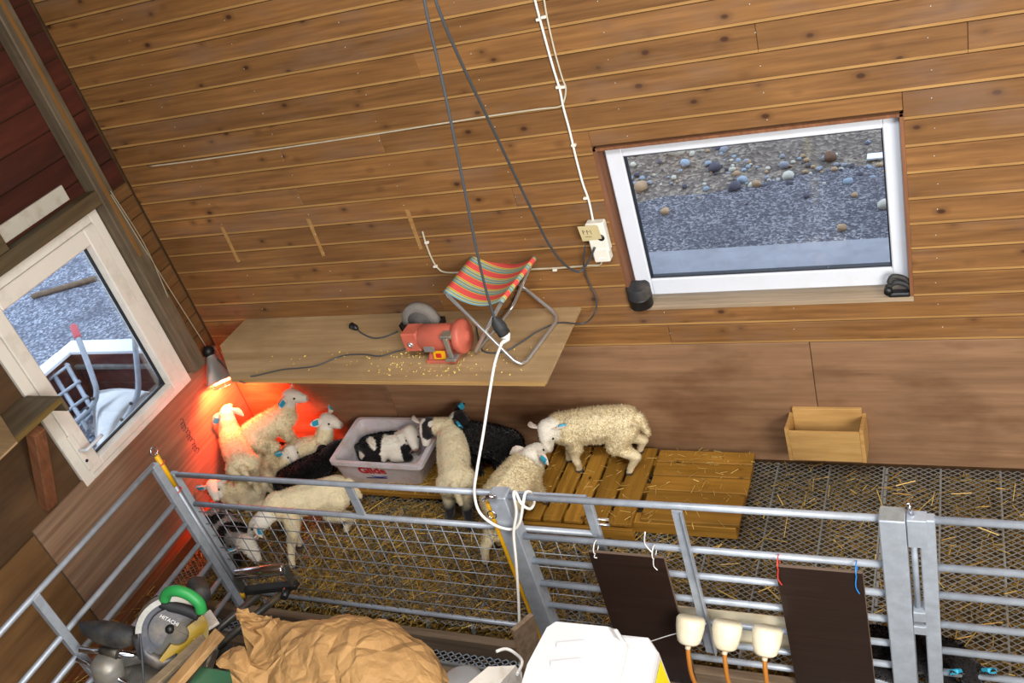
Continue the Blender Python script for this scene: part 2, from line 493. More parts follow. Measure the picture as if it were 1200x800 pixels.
for k in range(28):
    z0 = .755 + P * k; z1 = min(z0 + P, ZT)
    if z1 - z0 < .03: continue
    cuts = known.get(k) or ([rr.choice(studs[1:10])] + ([rr.choice(studs[1:10])] if rr.random() < .4 else []))
    segs = [(0.0, XR)]
    inside = z1 > WZ0 + .02 and z0 < WZ1 - .02
    if inside:
        segs = [(0, WX0), (WX1, XR)]
        if z1 > WZ1 + .01: board(WX0, WX1, WZ1, z1, False)
    for a, b in segs:
        cs = sorted(set([a] + [c for c in cuts if a + .25 < c < b - .25] + [b]))
        for c0, c1 in zip(cs[:-1], cs[1:]): board(c0, c1, z0, z1)
m = MB()
for sx in studs:
    for k in range(26):
        z = .755 + P * (k + .62) + rr.uniform(-.01, .01); x = sx + rr.uniform(-.012, .012)
        if WX0 - .02 < x < WX1 + .02 and WZ0 - .02 < z < WZ1 + .02: continue
        m.lathe([(.0028, 0), (.0024, .0012), (0, .0016)], (x, 0, z), (0, -1, 0), 6)
tag(m.build('nail_heads', 'alu', wall_back), kind='stuff')
for x in (.503, 1.10, 1.716):
    MB().prism([(x - .012, -.0006, 1.62), (x + .012, -.0006, 1.615), (x + .009, -.0006, 1.39), (x - .013, -.0006, 1.385)], (0, .0008, 0)).build('unfaded_mark', 'board_edge', wall_back)
for a, b in ((0.0, 1.132), (1.135, 3.572), (3.575, 6.0), (6.003, XR)):
    box('plywood_panel', (a, .002, .012), (b, .022, .752), 'ply_back', wall_back, .002)

# ---- left wall
DY0, DY1, DZ0, DZ1 = -1.222, -.288, .76, 1.95       # door opening
m = MB()
for lo, hi in (((-.16, DY1, -.3), (-.035, .022, ZT)), ((-.16, YF, -.3), (-.035, DY0, ZT)), ((-.16, DY0, -.3), (-.035, DY1, DZ0)), ((-.16, DY0, DZ1), (-.035, DY1, ZT))):
    m.box(lo, hi)
wall_left = tag(m.build('wall_left', 'ply_dark'), 'left barn wall with plywood below and dark red boards above', kind='structure')
z = 1.955
while z < ZT - .05:
    box('red_board', (-.034, YF, z + .003), (-.016, -.004, min(z + .142, ZT)), 'red_board', wall_left, .003); z += .145
for k in range(10):
    z0 = .83 + P * k
    box('board', (-.034, -.2, z0 + .002), (-.012, -.002, min(z0 + P - .002, 1.95)), 'board_y', wall_left, .003)
box('plywood_panel', (-.034, -1.590, 0.004), (0, 0, .812), 'ply_left', wall_left, .0015)
box('plywood_panel', (-.034, -4.03, 0.0), (-.004, -1.596, .786), 'ply_brown', wall_left, .0015)
box('plywood_panel', (-.034, -4.03, .79), (-.010, -1.225, 1.95), 'ply_dark', wall_left, .0015)
box('plywood_panel', (-.034, YF, 0), (-.010, -4.035, 1.95), 'ply_brown', wall_left, .0015)
box('post', (-.016, -.285, .815), (.075, -.185, ZT), 'post', wall_left, .006)
box('post_arris', (.0735, -.245, 1.6), (.0765, -.222, ZT), 'post_raw', wall_left)
box('beam', (-.016, -5.0, 1.957), (.075, -.2855, 2.035), 'post_h', wall_left, .005)
box('beam_stud', (-.016, -.99, 2.036), (.07, -.90, 2.9), 'post_h', wall_left, .005)
box('white_strip', (-.015, -.86, 2.05), (.0, -.40, 2.135), 'white_board', wall_left, .002)

# ---- door on the left
door = tag(thing('door_1', (0, (DY0 + DY1) / 2, DZ0), 'white plastic half door with a large glass pane'), kind='structure')
def ring(name, y0, y1, z0, z1, w, x0, x1, mat, par, ch=.004, wb=None, wt=None):
    wb = w if wb is None else wb; wt = w if wt is None else wt
    for lo, hi in (((x0, y0, z0), (x1, y0 + w, z1)), ((x0, y1 - w, z0), (x1, y1, z1)), ((x0, y0 + w, z0), (x1, y1 - w, z0 + wb)), ((x0, y0 + w, z1 - wt), (x1, y1 - w, z1))):
        box(name, lo, hi, mat, par, ch)
ring('frame_member', DY0 + .002, DY1 - .002, DZ0 + .004, DZ1 - .002, .062, -.10, .004, 'pvc_door', door)
ring('sash_member', DY0 + .066, DY1 - .066, DZ0 + .04, DZ1 - .066, .082, -.085, .014, 'pvc_door', door, .006, .048, .09)
ring('gasket', DY0 + .146, DY1 - .146, DZ0 + .086, DZ1 - .154, .010, -.060, -.040, 'gasket', door, .001)
box('pane', (-.054, DY0 + .146, DZ0 + .086), (-.048, DY1 - .146, DZ1 - .154), 'glass', door)
hp = onx(92, 527, .016)
box('handle_plate', (.014, hp.y - .018, hp.z - .13), (.024, hp.y + .018, hp.z + .10), 'pvc_door', door, .004)
h0 = Vector((.026, hp.y, hp.z))
tube('handle', smooth_path([h0, h0 + Vector((.045, 0, 0)), h0 + Vector((.055, .03, .003)), h0 + Vector((.052, .12, .002))], 4), .010, 'pvc', door)
MB().lathe([(0, .002), (.009, .002), (.009, 0)], (.0245, hp.y, hp.z - .075), (1, 0, 0), 12).build('keyhole', 'gasket', door)

# ---- window in the back wall
win = tag(thing('window_1', ((WX0 + WX1) / 2, .07, WZ0), 'white framed window in the board wall'), kind='structure')
fx0, fx1, fz0, fz1 = 2.787, 4.014, 1.012, 1.806
def bar(name, lo, hi, mat, ch=.005): return box(name, lo, hi, mat, win, ch)
for nm, lo, hi in (('frame_member', (fx0, .06, fz0), (fx0 + .078, .115, fz1)), ('frame_member', (fx1 - .066, .06, fz0), (fx1, .115, fz1)),
                   ('frame_member', (fx0 + .078, .06, fz0), (fx1 - .066, .115, fz0 + .088)), ('frame_member', (fx0 + .078, .06, fz1 - .06), (fx1 - .066, .115, fz1))):
    bar(nm, lo, hi, 'pvc')
gx0, gx1, gz0, gz1 = fx0 + .078, fx1 - .066, fz0 + .088, fz1 - .06
for lo, hi in (((gx0, .072, gz0), (gx0 + .007, .1, gz1)), ((gx1 - .007, .072, gz0), (gx1, .1, gz1)), ((gx0, .072, gz0), (gx1, .1, gz0 + .007)), ((gx0, .072, gz1 - .007), (gx1, .1, gz1))):
    bar('gasket', lo, hi, 'gasket', .001)
bar('pane', (gx0, .084, gz0), (gx1, .089, gz1), 'glass', 0)
bar('reveal', (WX0 - .002, .001, WZ0), (WX0 + .014, .14, WZ1), 'brace', .001)
bar('reveal', (WX1 - .014, .001, WZ0), (WX1 + .002, .14, WZ1), 'brace', .001)
bar('sill', (WX0, -.004, WZ0 - .02), (WX1, .14, WZ0 + .003), 'trim_pale', .002)
bar('head', (WX0, .001, WZ1 - .014), (WX1, .14, WZ1), 'brace', .001)

# ---- floor: manure bed, steel grating, kerbs, aisle
m = MB(); m.box((-.03, -1.30, -.34), (XR, .02, -.075))
floor = tag(m.build('floor', 'manure'), 'slurry bed under the expanded metal pen floor', kind='structure')
LX, SY = .042, .0145
nx = int(6.2 / (LX / 2)); ny = int(1.24 / SY)
vs = []; fs = []
for j in range(ny):
    for i in range(nx):
        s0 = 1 if (i + j) % 2 else -1
        a = np.array([i * LX / 2, -1.235 + j * SY + s0 * SY / 2 + SY / 2, 0]); b = np.array([(i + 1) * LX / 2, -1.235 + j * SY - s0 * SY / 2 + SY / 2, 0])
        n = np.array([-(b - a)[1], (b - a)[0], 0]); n /= np.linalg.norm(n)
        k = len(vs)
        for p in (a, b):
            vs += [p + n * .0021 + (0, 0, -.001), p - n * .0021 + (0, 0, -.0005), p + n * .0005 + (0, 0, -.006)]
        fs += [(k, k + 1, k + 4, k + 3), (k + 1, k + 2, k + 5, k + 4), (k + 2, k, k + 3, k + 5)]
me = bpy.data.meshes.new('grating'); me.from_pydata([tuple(v) for v in vs], [], fs); me.update()
tag(link('grating', me, 'zinc_dull', floor), kind='stuff')
x = .30
while x < 6.2:
    box('support_bar', (x, -1.24, -.05), (x + .008, -.002, -.002), 'zinc_dull', floor); x += .2535
for x in (3.86, 1.33):
    for i in range(24):
        box('lap_strip', (x, -1.23 + i * .051, -.0005), (x + .012, -1.19 + i * .051, .0025), 'zinc_dull', floor)
box('kerb_timber', (.001, -2.9, -.02), (.075, -.02, .07), 'timber_red', floor, .006)
box('kerb_timber', (.085, -2.9, -.03), (.17, -1.30, .035), 'timber_red', floor, .006)
box('kerb_timber', (.19, -1.305, -.13), (6.2, -1.262, -.012), 'timber_grey', floor, .004)
box('kerb_timber', (.19, -1.43, -.27), (6.2, -1.385, -.11), 'timber_grey', floor, .004)
box('steel_angle', (.19, -1.384, -.135), (6.2, -1.372, -.095), 'zinc_dull', floor)
vs = []; fs = []
for j in range(4):
    for i in range(nx):
        s0 = 1 if (i + j) % 2 else -1
        a = np.array([.2 + i * LX / 2, -1.365 + j * SY + s0 * SY / 2 + SY / 2, -.11]); b = np.array([.2 + (i + 1) * LX / 2, -1.365 + j * SY - s0 * SY / 2 + SY / 2, -.11])
        n = np.array([-(b - a)[1], (b - a)[0], 0]); n /= np.linalg.norm(n); k = len(vs)
        for p in (a, b): vs += [p + n * .003, p - n * .003, p + (0, 0, -.006)]
        fs += [(k, k + 1, k + 4, k + 3), (k + 1, k + 2, k + 5, k + 4), (k + 2, k, k + 3, k + 5)]
me = bpy.data.meshes.new('grating_strip'); me.from_pydata([tuple(v) for v in vs], [], fs); me.update()
tag(link('grating_strip', me, 'zinc', floor), kind='stuff')
AISLE = -.25
box('aisle_slab', (-.03, YF, -.34), (XR, -1.30, AISLE), 'concrete_dark', floor)

# ---- unseen shell
tag(box('ceiling', (-.16, YF, ZT), (XR + .12, .14, ZT + .12), 'ceiling_paint'), 'barn ceiling', kind='structure')
tag(box('wall_right', (XR, YF, -.3), (XR + .12, .14, ZT), 'ply_brown'), 'right barn wall', kind='structure')

m = MB(); m.box((-.16, YF - .12, -.3), (3.6, YF, ZT)); m.box((3.6, YF - .12, 3.5), (XR, YF, ZT))  # unseen wall, added with an opening at the right so the left gets darker
tag(m.build('wall_front_added', 'ply_brown'), 'unseen front wall added to narrow the daylight opening and dim the left side', kind='structure')
# ---- outside ground
GZ = .5
m = MB(); m.box((-.1, 1.36, GZ - .3), (14, 14, GZ)); tag(m.build('ground', 'gravel_dark'), 'dark gravel yard seen through the window', kind='structure')
m = MB(); m.box((-.1, .145, GZ - .3), (14, 1.36, GZ + .012), ch=.01); tag(m.build('ground', 'concrete'), 'grey concrete strip along the outside of the wall', kind='structure')
# stony soil bank further out
nxs, nys = 60, 40; vs = []; fs = []
for j in range(nys + 1):
    for i in range(nxs + 1):
        x = -.1 + 8 * i / nxs; y = 1.95 + 6.0 * j / nys
        t = min(1, max(0, (y - 2.15 - .12 * math.sin(x * 2.1)) / .6))
        z = GZ - .01 + .07 * t + max(0, y - 3) * .12 + .05 * t * mnoise.noise(Vector((x * 3.1, y * 3.1, 0))) + .03 * t * mnoise.noise(Vector((x * 9, y * 9, 4)))
        vs.append((x, y, z))
for j in range(nys):
    for i in range(nxs): a = j * (nxs + 1) + i; fs.append((a, a + 1, a + nxs + 2, a + nxs + 1))
me = bpy.data.meshes.new('ground'); me.from_pydata(vs, [], fs); me.polygons.foreach_set('use_smooth', [True] * len(fs)); me.update()
tag(link('ground', me, 'soil'), 'stony soil bank beyond the gravel outside the window', kind='structure')
m = MB(); m.box((-14, -9, -.32), (-.165, 14, -.02)); tag(m.build('ground', 'gravel_blue'), 'bluish gravel yard seen through the half door', kind='structure')
# ================================================================== SHELF AND THINGS ON IT
SZ = 1.0
sh = thing('wall_shelf', (1.4, 0, SZ - .02), 'long plywood shelf with one cut corner fixed to the back wall', 'shelf')
poly = [(.345, -.001), (.345, -.27), (.655, -.585), (2.52, -.61), (2.50, -.001)]
MB().prism([(x, y, SZ - .016) for x, y in poly], (0, 0, .016)).build('shelf_top', 'shelf_ply', sh)
MB().prism([(.66, -.5935, SZ - .020), (2.515, -.6185, SZ - .020), (2.515, -.6185, SZ + .001), (.66, -.5935, SZ + .001)], (0, .007, 0)).build('front_lipping', 'shelf_edge', sh)
box('wall_cleat', (.4, -.034, SZ - .06), (2.45, -.001, SZ - .0165), 'timber_grey', sh, .003)
for x in (1.0, 2.2): 
    MB().prism([(x, -.04, SZ - .017), (x, -.5, SZ - .017), (x, -.04, SZ - .30)], (.02, 0, 0)).build('bracket', 'timber_grey', sh)

# ---- bench grinder (dry wheel right, wet wheel across at the left)
g0 = onz(518, 425, SZ); gx, gy = g0.x, g0.y
gr = thing('bench_grinder', (gx, gy, SZ), 'red bench grinder with a grey grinding wheel on the shelf', 'grinder')
cz = SZ + .115; gy2 = gy + .06
m = MB(); m.box((gx - .085, gy - .01, SZ), (gx + .085, gy + .14, SZ + .018), ch=.004)
m.prism([(gx - .07, gy + .005, SZ + .018), (gx + .07, gy + .005, SZ + .018), (gx + .05, gy + .02, SZ + .075), (gx - .05, gy + .02, SZ + .075)], (0, .09, 0))
m.build('foot', 'red_paint', gr)
m = MB(); m.lathe([(0, -.10), (.055, -.10), (.066, -.088), (.066, .07), (.060, .085), (0, .085)], (gx, gy2, cz), (1, 0, 0), 28); mo = m.build('motor', 'red_paint', gr)
box('gearbox', (gx - .185, gy2 - .055, cz - .05), (gx - .095, gy2 + .045, cz + .055), 'red_paint', gr, .006)
MB().lathe([(.014, 0), (.014, .008), (.006, .008), (.006, .003), (0, .003)], (gx - .14, gy2 - .056, cz - .005), (0, -1, 0), 12).build('gearbox_nut', 'alu', gr)
m = MB(); m.lathe([(0, -.025), (.07, -.025), (.085, -.015), (.085, .012), (.076, .022), (.03, .026), (.024, .036), (0, .038)], (gx + .125, gy2, cz), (1, 0, 0), 32); m.build('wheel_guard', 'red_paint', gr)
wy = gy2 + .10; wc = Vector((gx - .14, wy, cz + .03))
m = MB(); m.lathe([(.028, -.022), (.072, -.022), (.102, -.020), (.104, 0), (.102, .020), (.028, .022)], wc, (0, 1, 0), 40); whl = m.build('wet_wheel', 'stone_wheel', gr)
MB().lathe([(0, .031), (.024, .031), (.03, .022), (.066, .0225), (.066, .02)], wc, (0, -1, 0), 28).build('wheel_label', 'stone_wheel_in', whl)
m = MB()
pr = []
for i in range(13):
    a = math.pi * (1 + i / 12); pr.append((wc.x + .118 * math.cos(a), wc.z + .118 * math.sin(a)))
inn = [(wc.x + .110 * math.cos(math.pi * (1 + i / 12)), wc.z + .110 * math.sin(math.pi * (1 + i / 12))) for i in range(13)][::-1]
m.prism([(a, wy - .036, max(b, SZ + .002)) for a, b in pr + inn], (0, .072, 0))
for yy in (wy - .036, wy + .033): m.prism([(a, yy, max(b, SZ + .002)) for a, b in pr], (0, .003, 0))
m.build('water_trough', 'black', gr)
m = MB()
m.box((gx + .055, gy2 - .085, cz + .04), (gx + .115, gy2 - .03, cz + .058), ch=.003)
m.box((gx + .075, gy2 - .098, cz - .06), (gx + .10, gy2 - .085, cz + .05), ch=.003)
m.box((gx + .06, gy2 - .11, cz - .075), (gx + .115, gy2 - .06, cz - .060), ch=.003)
m.build('tool_rest', 'alu_cast', gr)
F = frame((gx - .04, gy2 - .062, cz - .012), (1, 0, 0), (0, .25, 1), None)
pl = MB().box((-.028, -.03, -.006), (.028, .03, .002), M=F).build('rating_plate', 'alu', gr)
F2 = frame((gx - .0, gy + .0025, SZ + .045), (1, 0, 0), (0, .25, 1), None)
sw = MB().box((-.034, -.022, -.006), (.034, .022, .004), M=F2, ch=.004).build('switch_box', 'yellow', gr)
MB().box((-.016, -.011, .004), (.016, .011, .010), M=F2, ch=.003).build('rocker_switch', 'red_plastic', sw)

def shelf_path(pts, h=.006): return smooth_path([onz(u, v, SZ + h) for u, v in pts], 5)
pc = shelf_path([(466, 388), (452, 394), (438, 396), (425, 391), (419, 386)])
cord = tag(MB().tube(pc, .0042, 6).build('grinder_cord', 'cable_black'), 'short black cord with a loose plug lying left of the grinder', 'cord')
e = pc[-1]; MB().tube([e, e + Vector((-.012, .006, .008)), e + Vector((-.045, .018, .016))], [.008, .017, .019], 10).build('plug', 'black', cord)

# ---- folding camp stool
def rail_pts(a, b): return [Vector(a), Vector(b)]
A0, A1 = onz(611, 431, SZ + .012), onz(656, 371, SZ + .012)       # ground bar of frame A
HS = SZ + .315
L0, L1 = onz(522, 343, HS), onz(561, 294, HS)                      # left seat rail
Q0, Q1 = onz(587, 354, HS), onz(626, 303, HS)                      # right seat rail
B0, B1 = onz(554, 417, SZ + .012), None
B1 = B0 + (A1 - A0)
st = thing('camp_stool', ((A0 + B1) / 2)[:2] + (SZ,), 'folding camp stool with red and blue striped fabric seat on the shelf', 'stool')
def uframe(ground, rail):
    (p0, p1), (q0, q1) = ground, rail
    d = (p1 - p0).normalized()
    def near(a, b, t): return a + (b - a).normalized() * t
    pts = [q0 + d * .03, q0 + d * .008, near(q0, p0, .02), near(p0, q0, .05), near(p0, q0, .015) + d * .015, p0 + d * .05, p1 - d * .05, near(p1, q1, .015) - d * .015, near(p1, q1, .05), near(q1, p1, .02), q1 - d * .008, q1 - d * .03]
    return pts + []
tube('frame_tube', uframe((A0, A1), (L0, L1)), .0095, 'alu', st, 10)
tube('frame_tube', uframe((B0, B1), (Q0 + (L1 - L0).normalized() * .028, Q1 - (L1 - L0).normalized() * .028)), .0095, 'alu', st, 10)
tube('seat_rail', [L0, L1], .0088, 'alu', st, 10)
tube('seat_rail', [Q0, Q1], .0088, 'alu', st, 10)
nu, nv = 16, 10; vs = []; fs = []; uvs = []
for j in range(nv + 1):
    for i in range(nu + 1):
        u = i / nu; v = j / nv
        p = (L0.lerp(L1, v)).lerp(Q0.lerp(Q1, v), u)
        sag = .055 * (1 - (2 * u - 1) ** 2)
        p = p + Vector((0, 0, .012 - sag)); vs.append(p); uvs.append((u, v))
for j in range(nv):
    for i in range(nu): a = j * (nu + 1) + i; fs.append((a, a + 1, a + nu + 2, a + nu + 1))
me = bpy.data.meshes.new('fabric_seat'); me.from_pydata([tuple(v) for v in vs], [], fs)
ul = me.uv_layers.new(name='UVMap')
for lp in me.loops: ul.data[lp.index].uv = uvs[lp.vertex_index]
me.polygons.foreach_set('use_smooth', [True] * len(fs)); me.update()
fo = link('fabric_seat', me, 'stripes', st)
sd = fo.modifiers.new('thick', 'SOLIDIFY'); sd.thickness = .003
for q0, q1, sgn in ((L0, L1, -1), (Q0, Q1, 1)):
    out = ((Q0 - L0).normalized() * sgn)
    vs = []; fs = []; uvs = []
    for j in range(nv + 1):
        v = j / nv; p = q0.lerp(q1, v)
        for i in range(6):
            a = math.pi * (.5 - 1.1 * i / 5)
            vs.append(p + out * .013 * math.cos(a) + Vector((0, 0, .013 * math.sin(a)))); uvs.append((0, v))
    for j in range(nv):
        for i in range(5): a = j * 6 + i; fs.append((a, a + 1, a + 7, a + 6))
    me = bpy.data.meshes.new('seat_hem'); me.from_pydata([tuple(v) for v in vs], [], fs); ul = me.uv_layers.new(name='UVMap')
    for lp in me.loops: ul.data[lp.index].uv = uvs[lp.vertex_index]
    me.polygons.foreach_set('use_smooth', [True] * len(fs)); me.update(); link('seat_hem', me, 'stripes', st)

# loose black cable over the shelf from the wall socket
def ypath(pts, k=6): return smooth_path([ony(u, v, y) for u, v, y in pts], k)
cp = [ony(686, 287, -.05), ony(684, 310, -.03), ony(690, 330, -.02), ony(699, 350, -.03), ony(696, 368, -.05), onz(683, 379, SZ + .04), onz(655, 378, SZ + .008), onz(630, 388, SZ + .006), onz(612, 400, SZ + .006), onz(590, 412, SZ + .006), onz(566, 411, SZ + .006), onz(560, 392, SZ + .006), onz(556, 378, SZ + .006), onz(540, 362, SZ + .006)]
tag(MB().tube(smooth_path(cp, 6), .0042, 6).build('power_cable', 'cable_black'), 'thin black cable trailing from the wall sockets across the shelf under the stool', 'cable')

# ---- straw crumbs on the shelf
# ================================================================== CABLES AND SOCKETS ON THE BACK WALL
def wallcable(name, pts, label, mat='cable_white', r=.0055, clips=(), y=-.008):
    th = thing(name, ony(pts[0][0], pts[0][1], 0), label, 'cable')
    MB().tube(smooth_path([ony(u, v, y) for u, v in pts], 5), r, 7).build('cable_sheath', mat, th)
    for u, v in clips:
        c = ony(u, v, 0); box('clip', (c.x - .011, -.017, c.z - .006), (c.x + .011, -.0005, c.z + .006), 'socket', th, .002)
    return th
wallcable('wall_cable', [(624, -12), (632, 20), (647, 75), (656, 105), (660, 125), (668, 155), (675, 185), (683, 215), (690, 235), (696, 264)], 'white cable clipped to the wall running down to the sockets', clips=[(632, 22), (655, 101), (673, 169), (687, 231)])
wallcable('wall_cable', [(636, -12), (641, 20), (650, 60), (659, 92), (663, 103), (661, 118), (655, 125), (630, 128), (560, 138), (440, 157), (320, 175), (230, 188), (174, 195)], 'pale cable turning left and running level across the boards', 'cable_cream', .0042, clips=[(638, 19), (660, 101)])
wallcable('wall_cable', [(495, 271), (499, 285), (506, 303), (513, 314), (522, 319), (545, 319), (600, 316), (651, 314), (690, 311), (703, 310), (706, 303)], 'pale cable dropping from a hole and running behind the stool', 'cable_cream', .005, clips=[(501, 283), (511, 311), (651, 315)])
so = thing('wall_socket', ony(697, 275, 0), 'upper white wall socket with a cardboard tag', 'socket')
a = ony(681, 262, -.0); b = ony(714, 285, 0)
box('housing', (a.x + .035, -.05, b.z - .02), (b.x + .012, -.001, a.z + .02), 'socket', so, .006)
MB().lathe([(.017, -.001), (.017, .001), (0, .001)], (b.x - .012, -.0505, b.z + .06), (0, -1, 0), 16).build('socket_hole', 'black', so)
c = ony(692, 273, -.06); F = frame(c, (.98, 0, -.02), (-.05, -.25, 1), None)
tg = MB().box((-.052, -.048, -.001), (.045, .044, .001), M=F).build('cardboard_tag', 'card', so)
m = MB()
for pts in ([(-.035, .02), (-.035, -.005)], [(-.035, .02), (-.024, .014), (-.035, .006)], [(-.015, .02), (-.015, -.006)], [(-.015, .02), (-.006, .008), (.004, .02), (.004, -.006)], [(-.03, -.02), (.0, -.022)]):
    m.tube([F @ Vector((p[0], p[1], .0012)) for p in pts], .0013, 4)
m.build('handwriting', 'ink', tg)
so2 = thing('wall_socket', ony(704, 293, 0), 'lower white wall socket below the tagged one', 'socket')
a = ony(696, 287, -.03); b = ony(715, 303, -.03)
box('housing', (a.x - .008, -.055, b.z - .005), (b.x + .008, -.001, a.z - .008), 'socket', so2, .006)
box('cover_line', (a.x + .008, -.057, (a.z + b.z) / 2 - .025), (b.x - .008, -.0545, (a.z + b.z) / 2 - .018), 'tub_mark', so2)

# ---- hanging cords
ca = ypath([(488, -60, -1.02), (500, 15, -1.0), (515, 80, -.97), (530, 150, -.95), (545, 225, -.92), (560, 300, -.89), (571, 345, -.87), (580, 374, -.86)])
c1 = thing('hanging_extension_cord', ca[0], 'black cord hanging from above ending in a rubber coupling by the stool', 'cord')
MB().tube(ca, .0055, 8).build('cord_sheath', 'cable_black', c1)
e = ca[-1]; e2 = ony(591, 391, -.86); d = (e2 - e).normalized()
MB().lathe([(.009, -.01), (.014, .0), (.024, .012), (.026, .03), (.028, .034), (.028, .05), (.026, .054), (.026, .075), (0, .075)], e, d, 18).build('coupling', 'black_dusty', c1)
cb = ypath([(494, -60, -1.0), (512, 5, -.98), (540, 72, -.86), (570, 135, -.7), (600, 198, -.52), (625, 250, -.36), (642, 284, -.24), (658, 306, -.16), (672, 317, -.1), (682, 317, -.07), (690, 305, -.06), (697, 290, -.06)])
tag(MB().tube(cb, .0055, 8).build('looping_cord', 'cable_black'), 'black cord looping from above down to the wall sockets', 'cord')
w0 = e + d * .07; w1 = ony(595, 398, -.87)
wp = [w0, w0 + d * .03, ony(588, 402, -.88), ony(580, 425, -.9), ony(573, 465, -.97), ony(566, 510, -1.06), ony(559, 550, -1.15), ony(556, 577, -1.235), ony(562, 600, -1.30), ony(580, 615, -1.31), ony(600, 620, -1.315), ony(609, 612, -1.318), ony(613, 590, -1.30), ony(616, 577, -1.26), ony(622, 577, -1.23), ony(626, 588, -1.235), ony(621, 596, -1.28), ony(611, 590, -1.305), ony(604, 576, -1.29), ony(602, 580, -1.318), ony(605, 600, -1.32), ony(602, 625, -1.33), ony(605, 660, -1.36), ony(608, 710, -1.42), ony(609, 760, -1.5), ony(611, 800, -1.58), ony(611, 830, -1.64)]
c2 = thing('white_extension_cord', wp[-1], 'white cord plugged below the black coupling and tied round the gate rail', 'cord')
MB().tube(smooth_path(wp[2:], 5), .0062, 8).build('cord_sheath', 'cable_white', c2)
MB().tube([w0, w0 + d * .018, w0 + d * .03, wp[2]], [.022, .021, .013, .008], 12).build('plug', 'cable_white', c2)

# ---- heat lamp
lt = Vector(CC + ray(244, 411) * 5.76); lb = Vector(CC + ray(261, 447) * 5.76)
ax = (lb - lt).normalized(); Ll = (lb - lt).length
lamp = thing('heat_lamp', lb, 'aluminium heat lamp glowing red, hung at the cut corner of the shelf', 'lamp')
MB().lathe([(.034, .035), (.036, .05), (.100, Ll - .012), (.104, Ll - .004), (.104, Ll), (.101, Ll), (.098, Ll - .006), (.034, .055), (.0, .05)], lt, ax, 32).build('shade', 'alu', lamp)
MB().lathe([(0, -.03), (.018, -.03), (.024, -.02), (.036, -.012), (.036, .02), (.03, .024), (.03, .036), (.0, .036)], lt, ax, 16).build('lamp_holder', 'black', lamp)
plain('bulb_red', srgb(255, 60, 20), .4, emit=((1, .16, .02, 1), 14))
MB().lathe([(0, .06), (.02, .062), (.026, .085), (.050, .13), (.054, .15), (.04, .166), (0, .172)], lt, ax, 18).build('bulb', 'bulb_red', lamp)
u = ax.orthogonal().normalized(); w = ax.cross(u)
for a in (0, math.pi / 4, math.pi / 2, 3 * math.pi / 4):
    d_ = u * math.cos(a) + w * math.sin(a)
    MB().tube([lb + d_ * .088, lb + d_ * .065 + ax * .028, lb + ax * .036, lb - d_ * .065 + ax * .028, lb - d_ * .088], .002, 5).build('guard_wire', 'chrome', lamp)
MB().tube([lb + ax * .028 + (u * math.cos(t * math.pi / 10) + w * math.sin(t * math.pi / 10)) * .062 for t in range(20)], .002, 5, True).build('guard_ring', 'chrome', lamp)
pl_ = bpy.data.lights.new('heat_lamp_bulb', 'SPOT'); pl_.energy = 190; pl_.color = (1, .07, .022); pl_.shadow_soft_size = .03
pl_.spot_size = math.radians(146); pl_.spot_blend = .6
po = bpy.data.objects.new('heat_lamp_bulb', pl_); COL.objects.link(po); po.location = lb + ax * .0
aim = Vector((.0, -.10, .15)) - po.location
po.rotation_euler = aim.to_track_quat('-Z', 'Y').to_euler()
lc = [lt - ax * .0 + Vector((.03, 0, .0)), lt + ax * .06 + Vector((.07, -.02, .01)), onz(279, 445, .985), onz(290, 448, .97), onz(294, 441, 1.0), onz(300, 440, SZ + .006), onz(330, 433, SZ + .006), onz(352, 431, SZ + .006), onz(372, 428, SZ + .006), onz(400, 417, SZ + .006), onz(425, 415, SZ + .006), onz(445, 417, SZ + .006), onz(463, 412, SZ + .006), onz(477, 408, SZ + .006), onz(500, 395, SZ + .006)]
MB().tube(smooth_path(lc, 5), .0038, 6).build('lamp_cord', 'cable_black', lamp)
hk = onx(130, 228, .078)
sp = [hk, hk.lerp(lt, .5) + Vector((0, 0, -.01)), lt - ax * .028]
st_ = thing('lamp_string', hk, 'pale twisted string holding up the heat lamp from the post', 'string')
MB().tube(smooth_path(sp, 6), .0035, 5).build('strand', 'string', st_)
MB().tube(smooth_path([hk + Vector((.004, .006, .02)), hk.lerp(lt, .3) + Vector((.004, .012, .0)), onx(197, 348, .2)], 6), .003, 5).build('strand', 'string', st_)

# ---- tin and clamp on the window sill
t0 = onz(755, 352, WZ0 + .003); t0.y = -.0 if t0.y > 0 else t0.y
tn = thing('round_tin', (t0.x, -.012 + .03, WZ0 + .003), 'black round tin standing in the left corner of the window sill', 'tin')
tc = Vector((t0.x, .008, WZ0 + .0035))
MB().lathe([(0, 0), (.055, 0), (.057, .004), (.057, .045), (.060, .047), (.060, .054), (.056, .056)], tc, (0, 0, 1), 32).build('tin_body', 'black', tn)
MB().lathe([(.0585, .056), (.0585, .108), (.056, .112), (.050, .110), (0, .110)], tc, (0, 0, 1), 32).build('tin_lid', 'black_dusty', tn)
k0 = onz(1054, 342, WZ0 + .003)
kc = Vector((k0.x, .02, WZ0 + .004))
cl = thing('spring_clamp', kc, 'black plastic clamp lying in the right corner of the window sill', 'clamp')
MB().box((-.04, -.03, 0), (.045, .012, .022), M=Matrix.Translation(kc), ch=.006).build('clamp_base', 'black', cl)
MB().tube(smooth_path([kc + Vector((-.045, 0, .04)), kc + Vector((-.01, 0, .062)), kc + Vector((.03, 0, .05)), kc + Vector((.045, 0, .03))], 4), [.013] * 13, 8).build('clamp_jaw', 'black_dusty', cl)
MB().tube(smooth_path([kc + Vector((-.035, -.015, .07)), kc + Vector((-.02, -.01, .098)), kc + Vector((.02, -.005, .085)), kc + Vector((.04, 0, .06))], 4), .012, 8).build('clamp_jaw', 'black_dusty', cl)
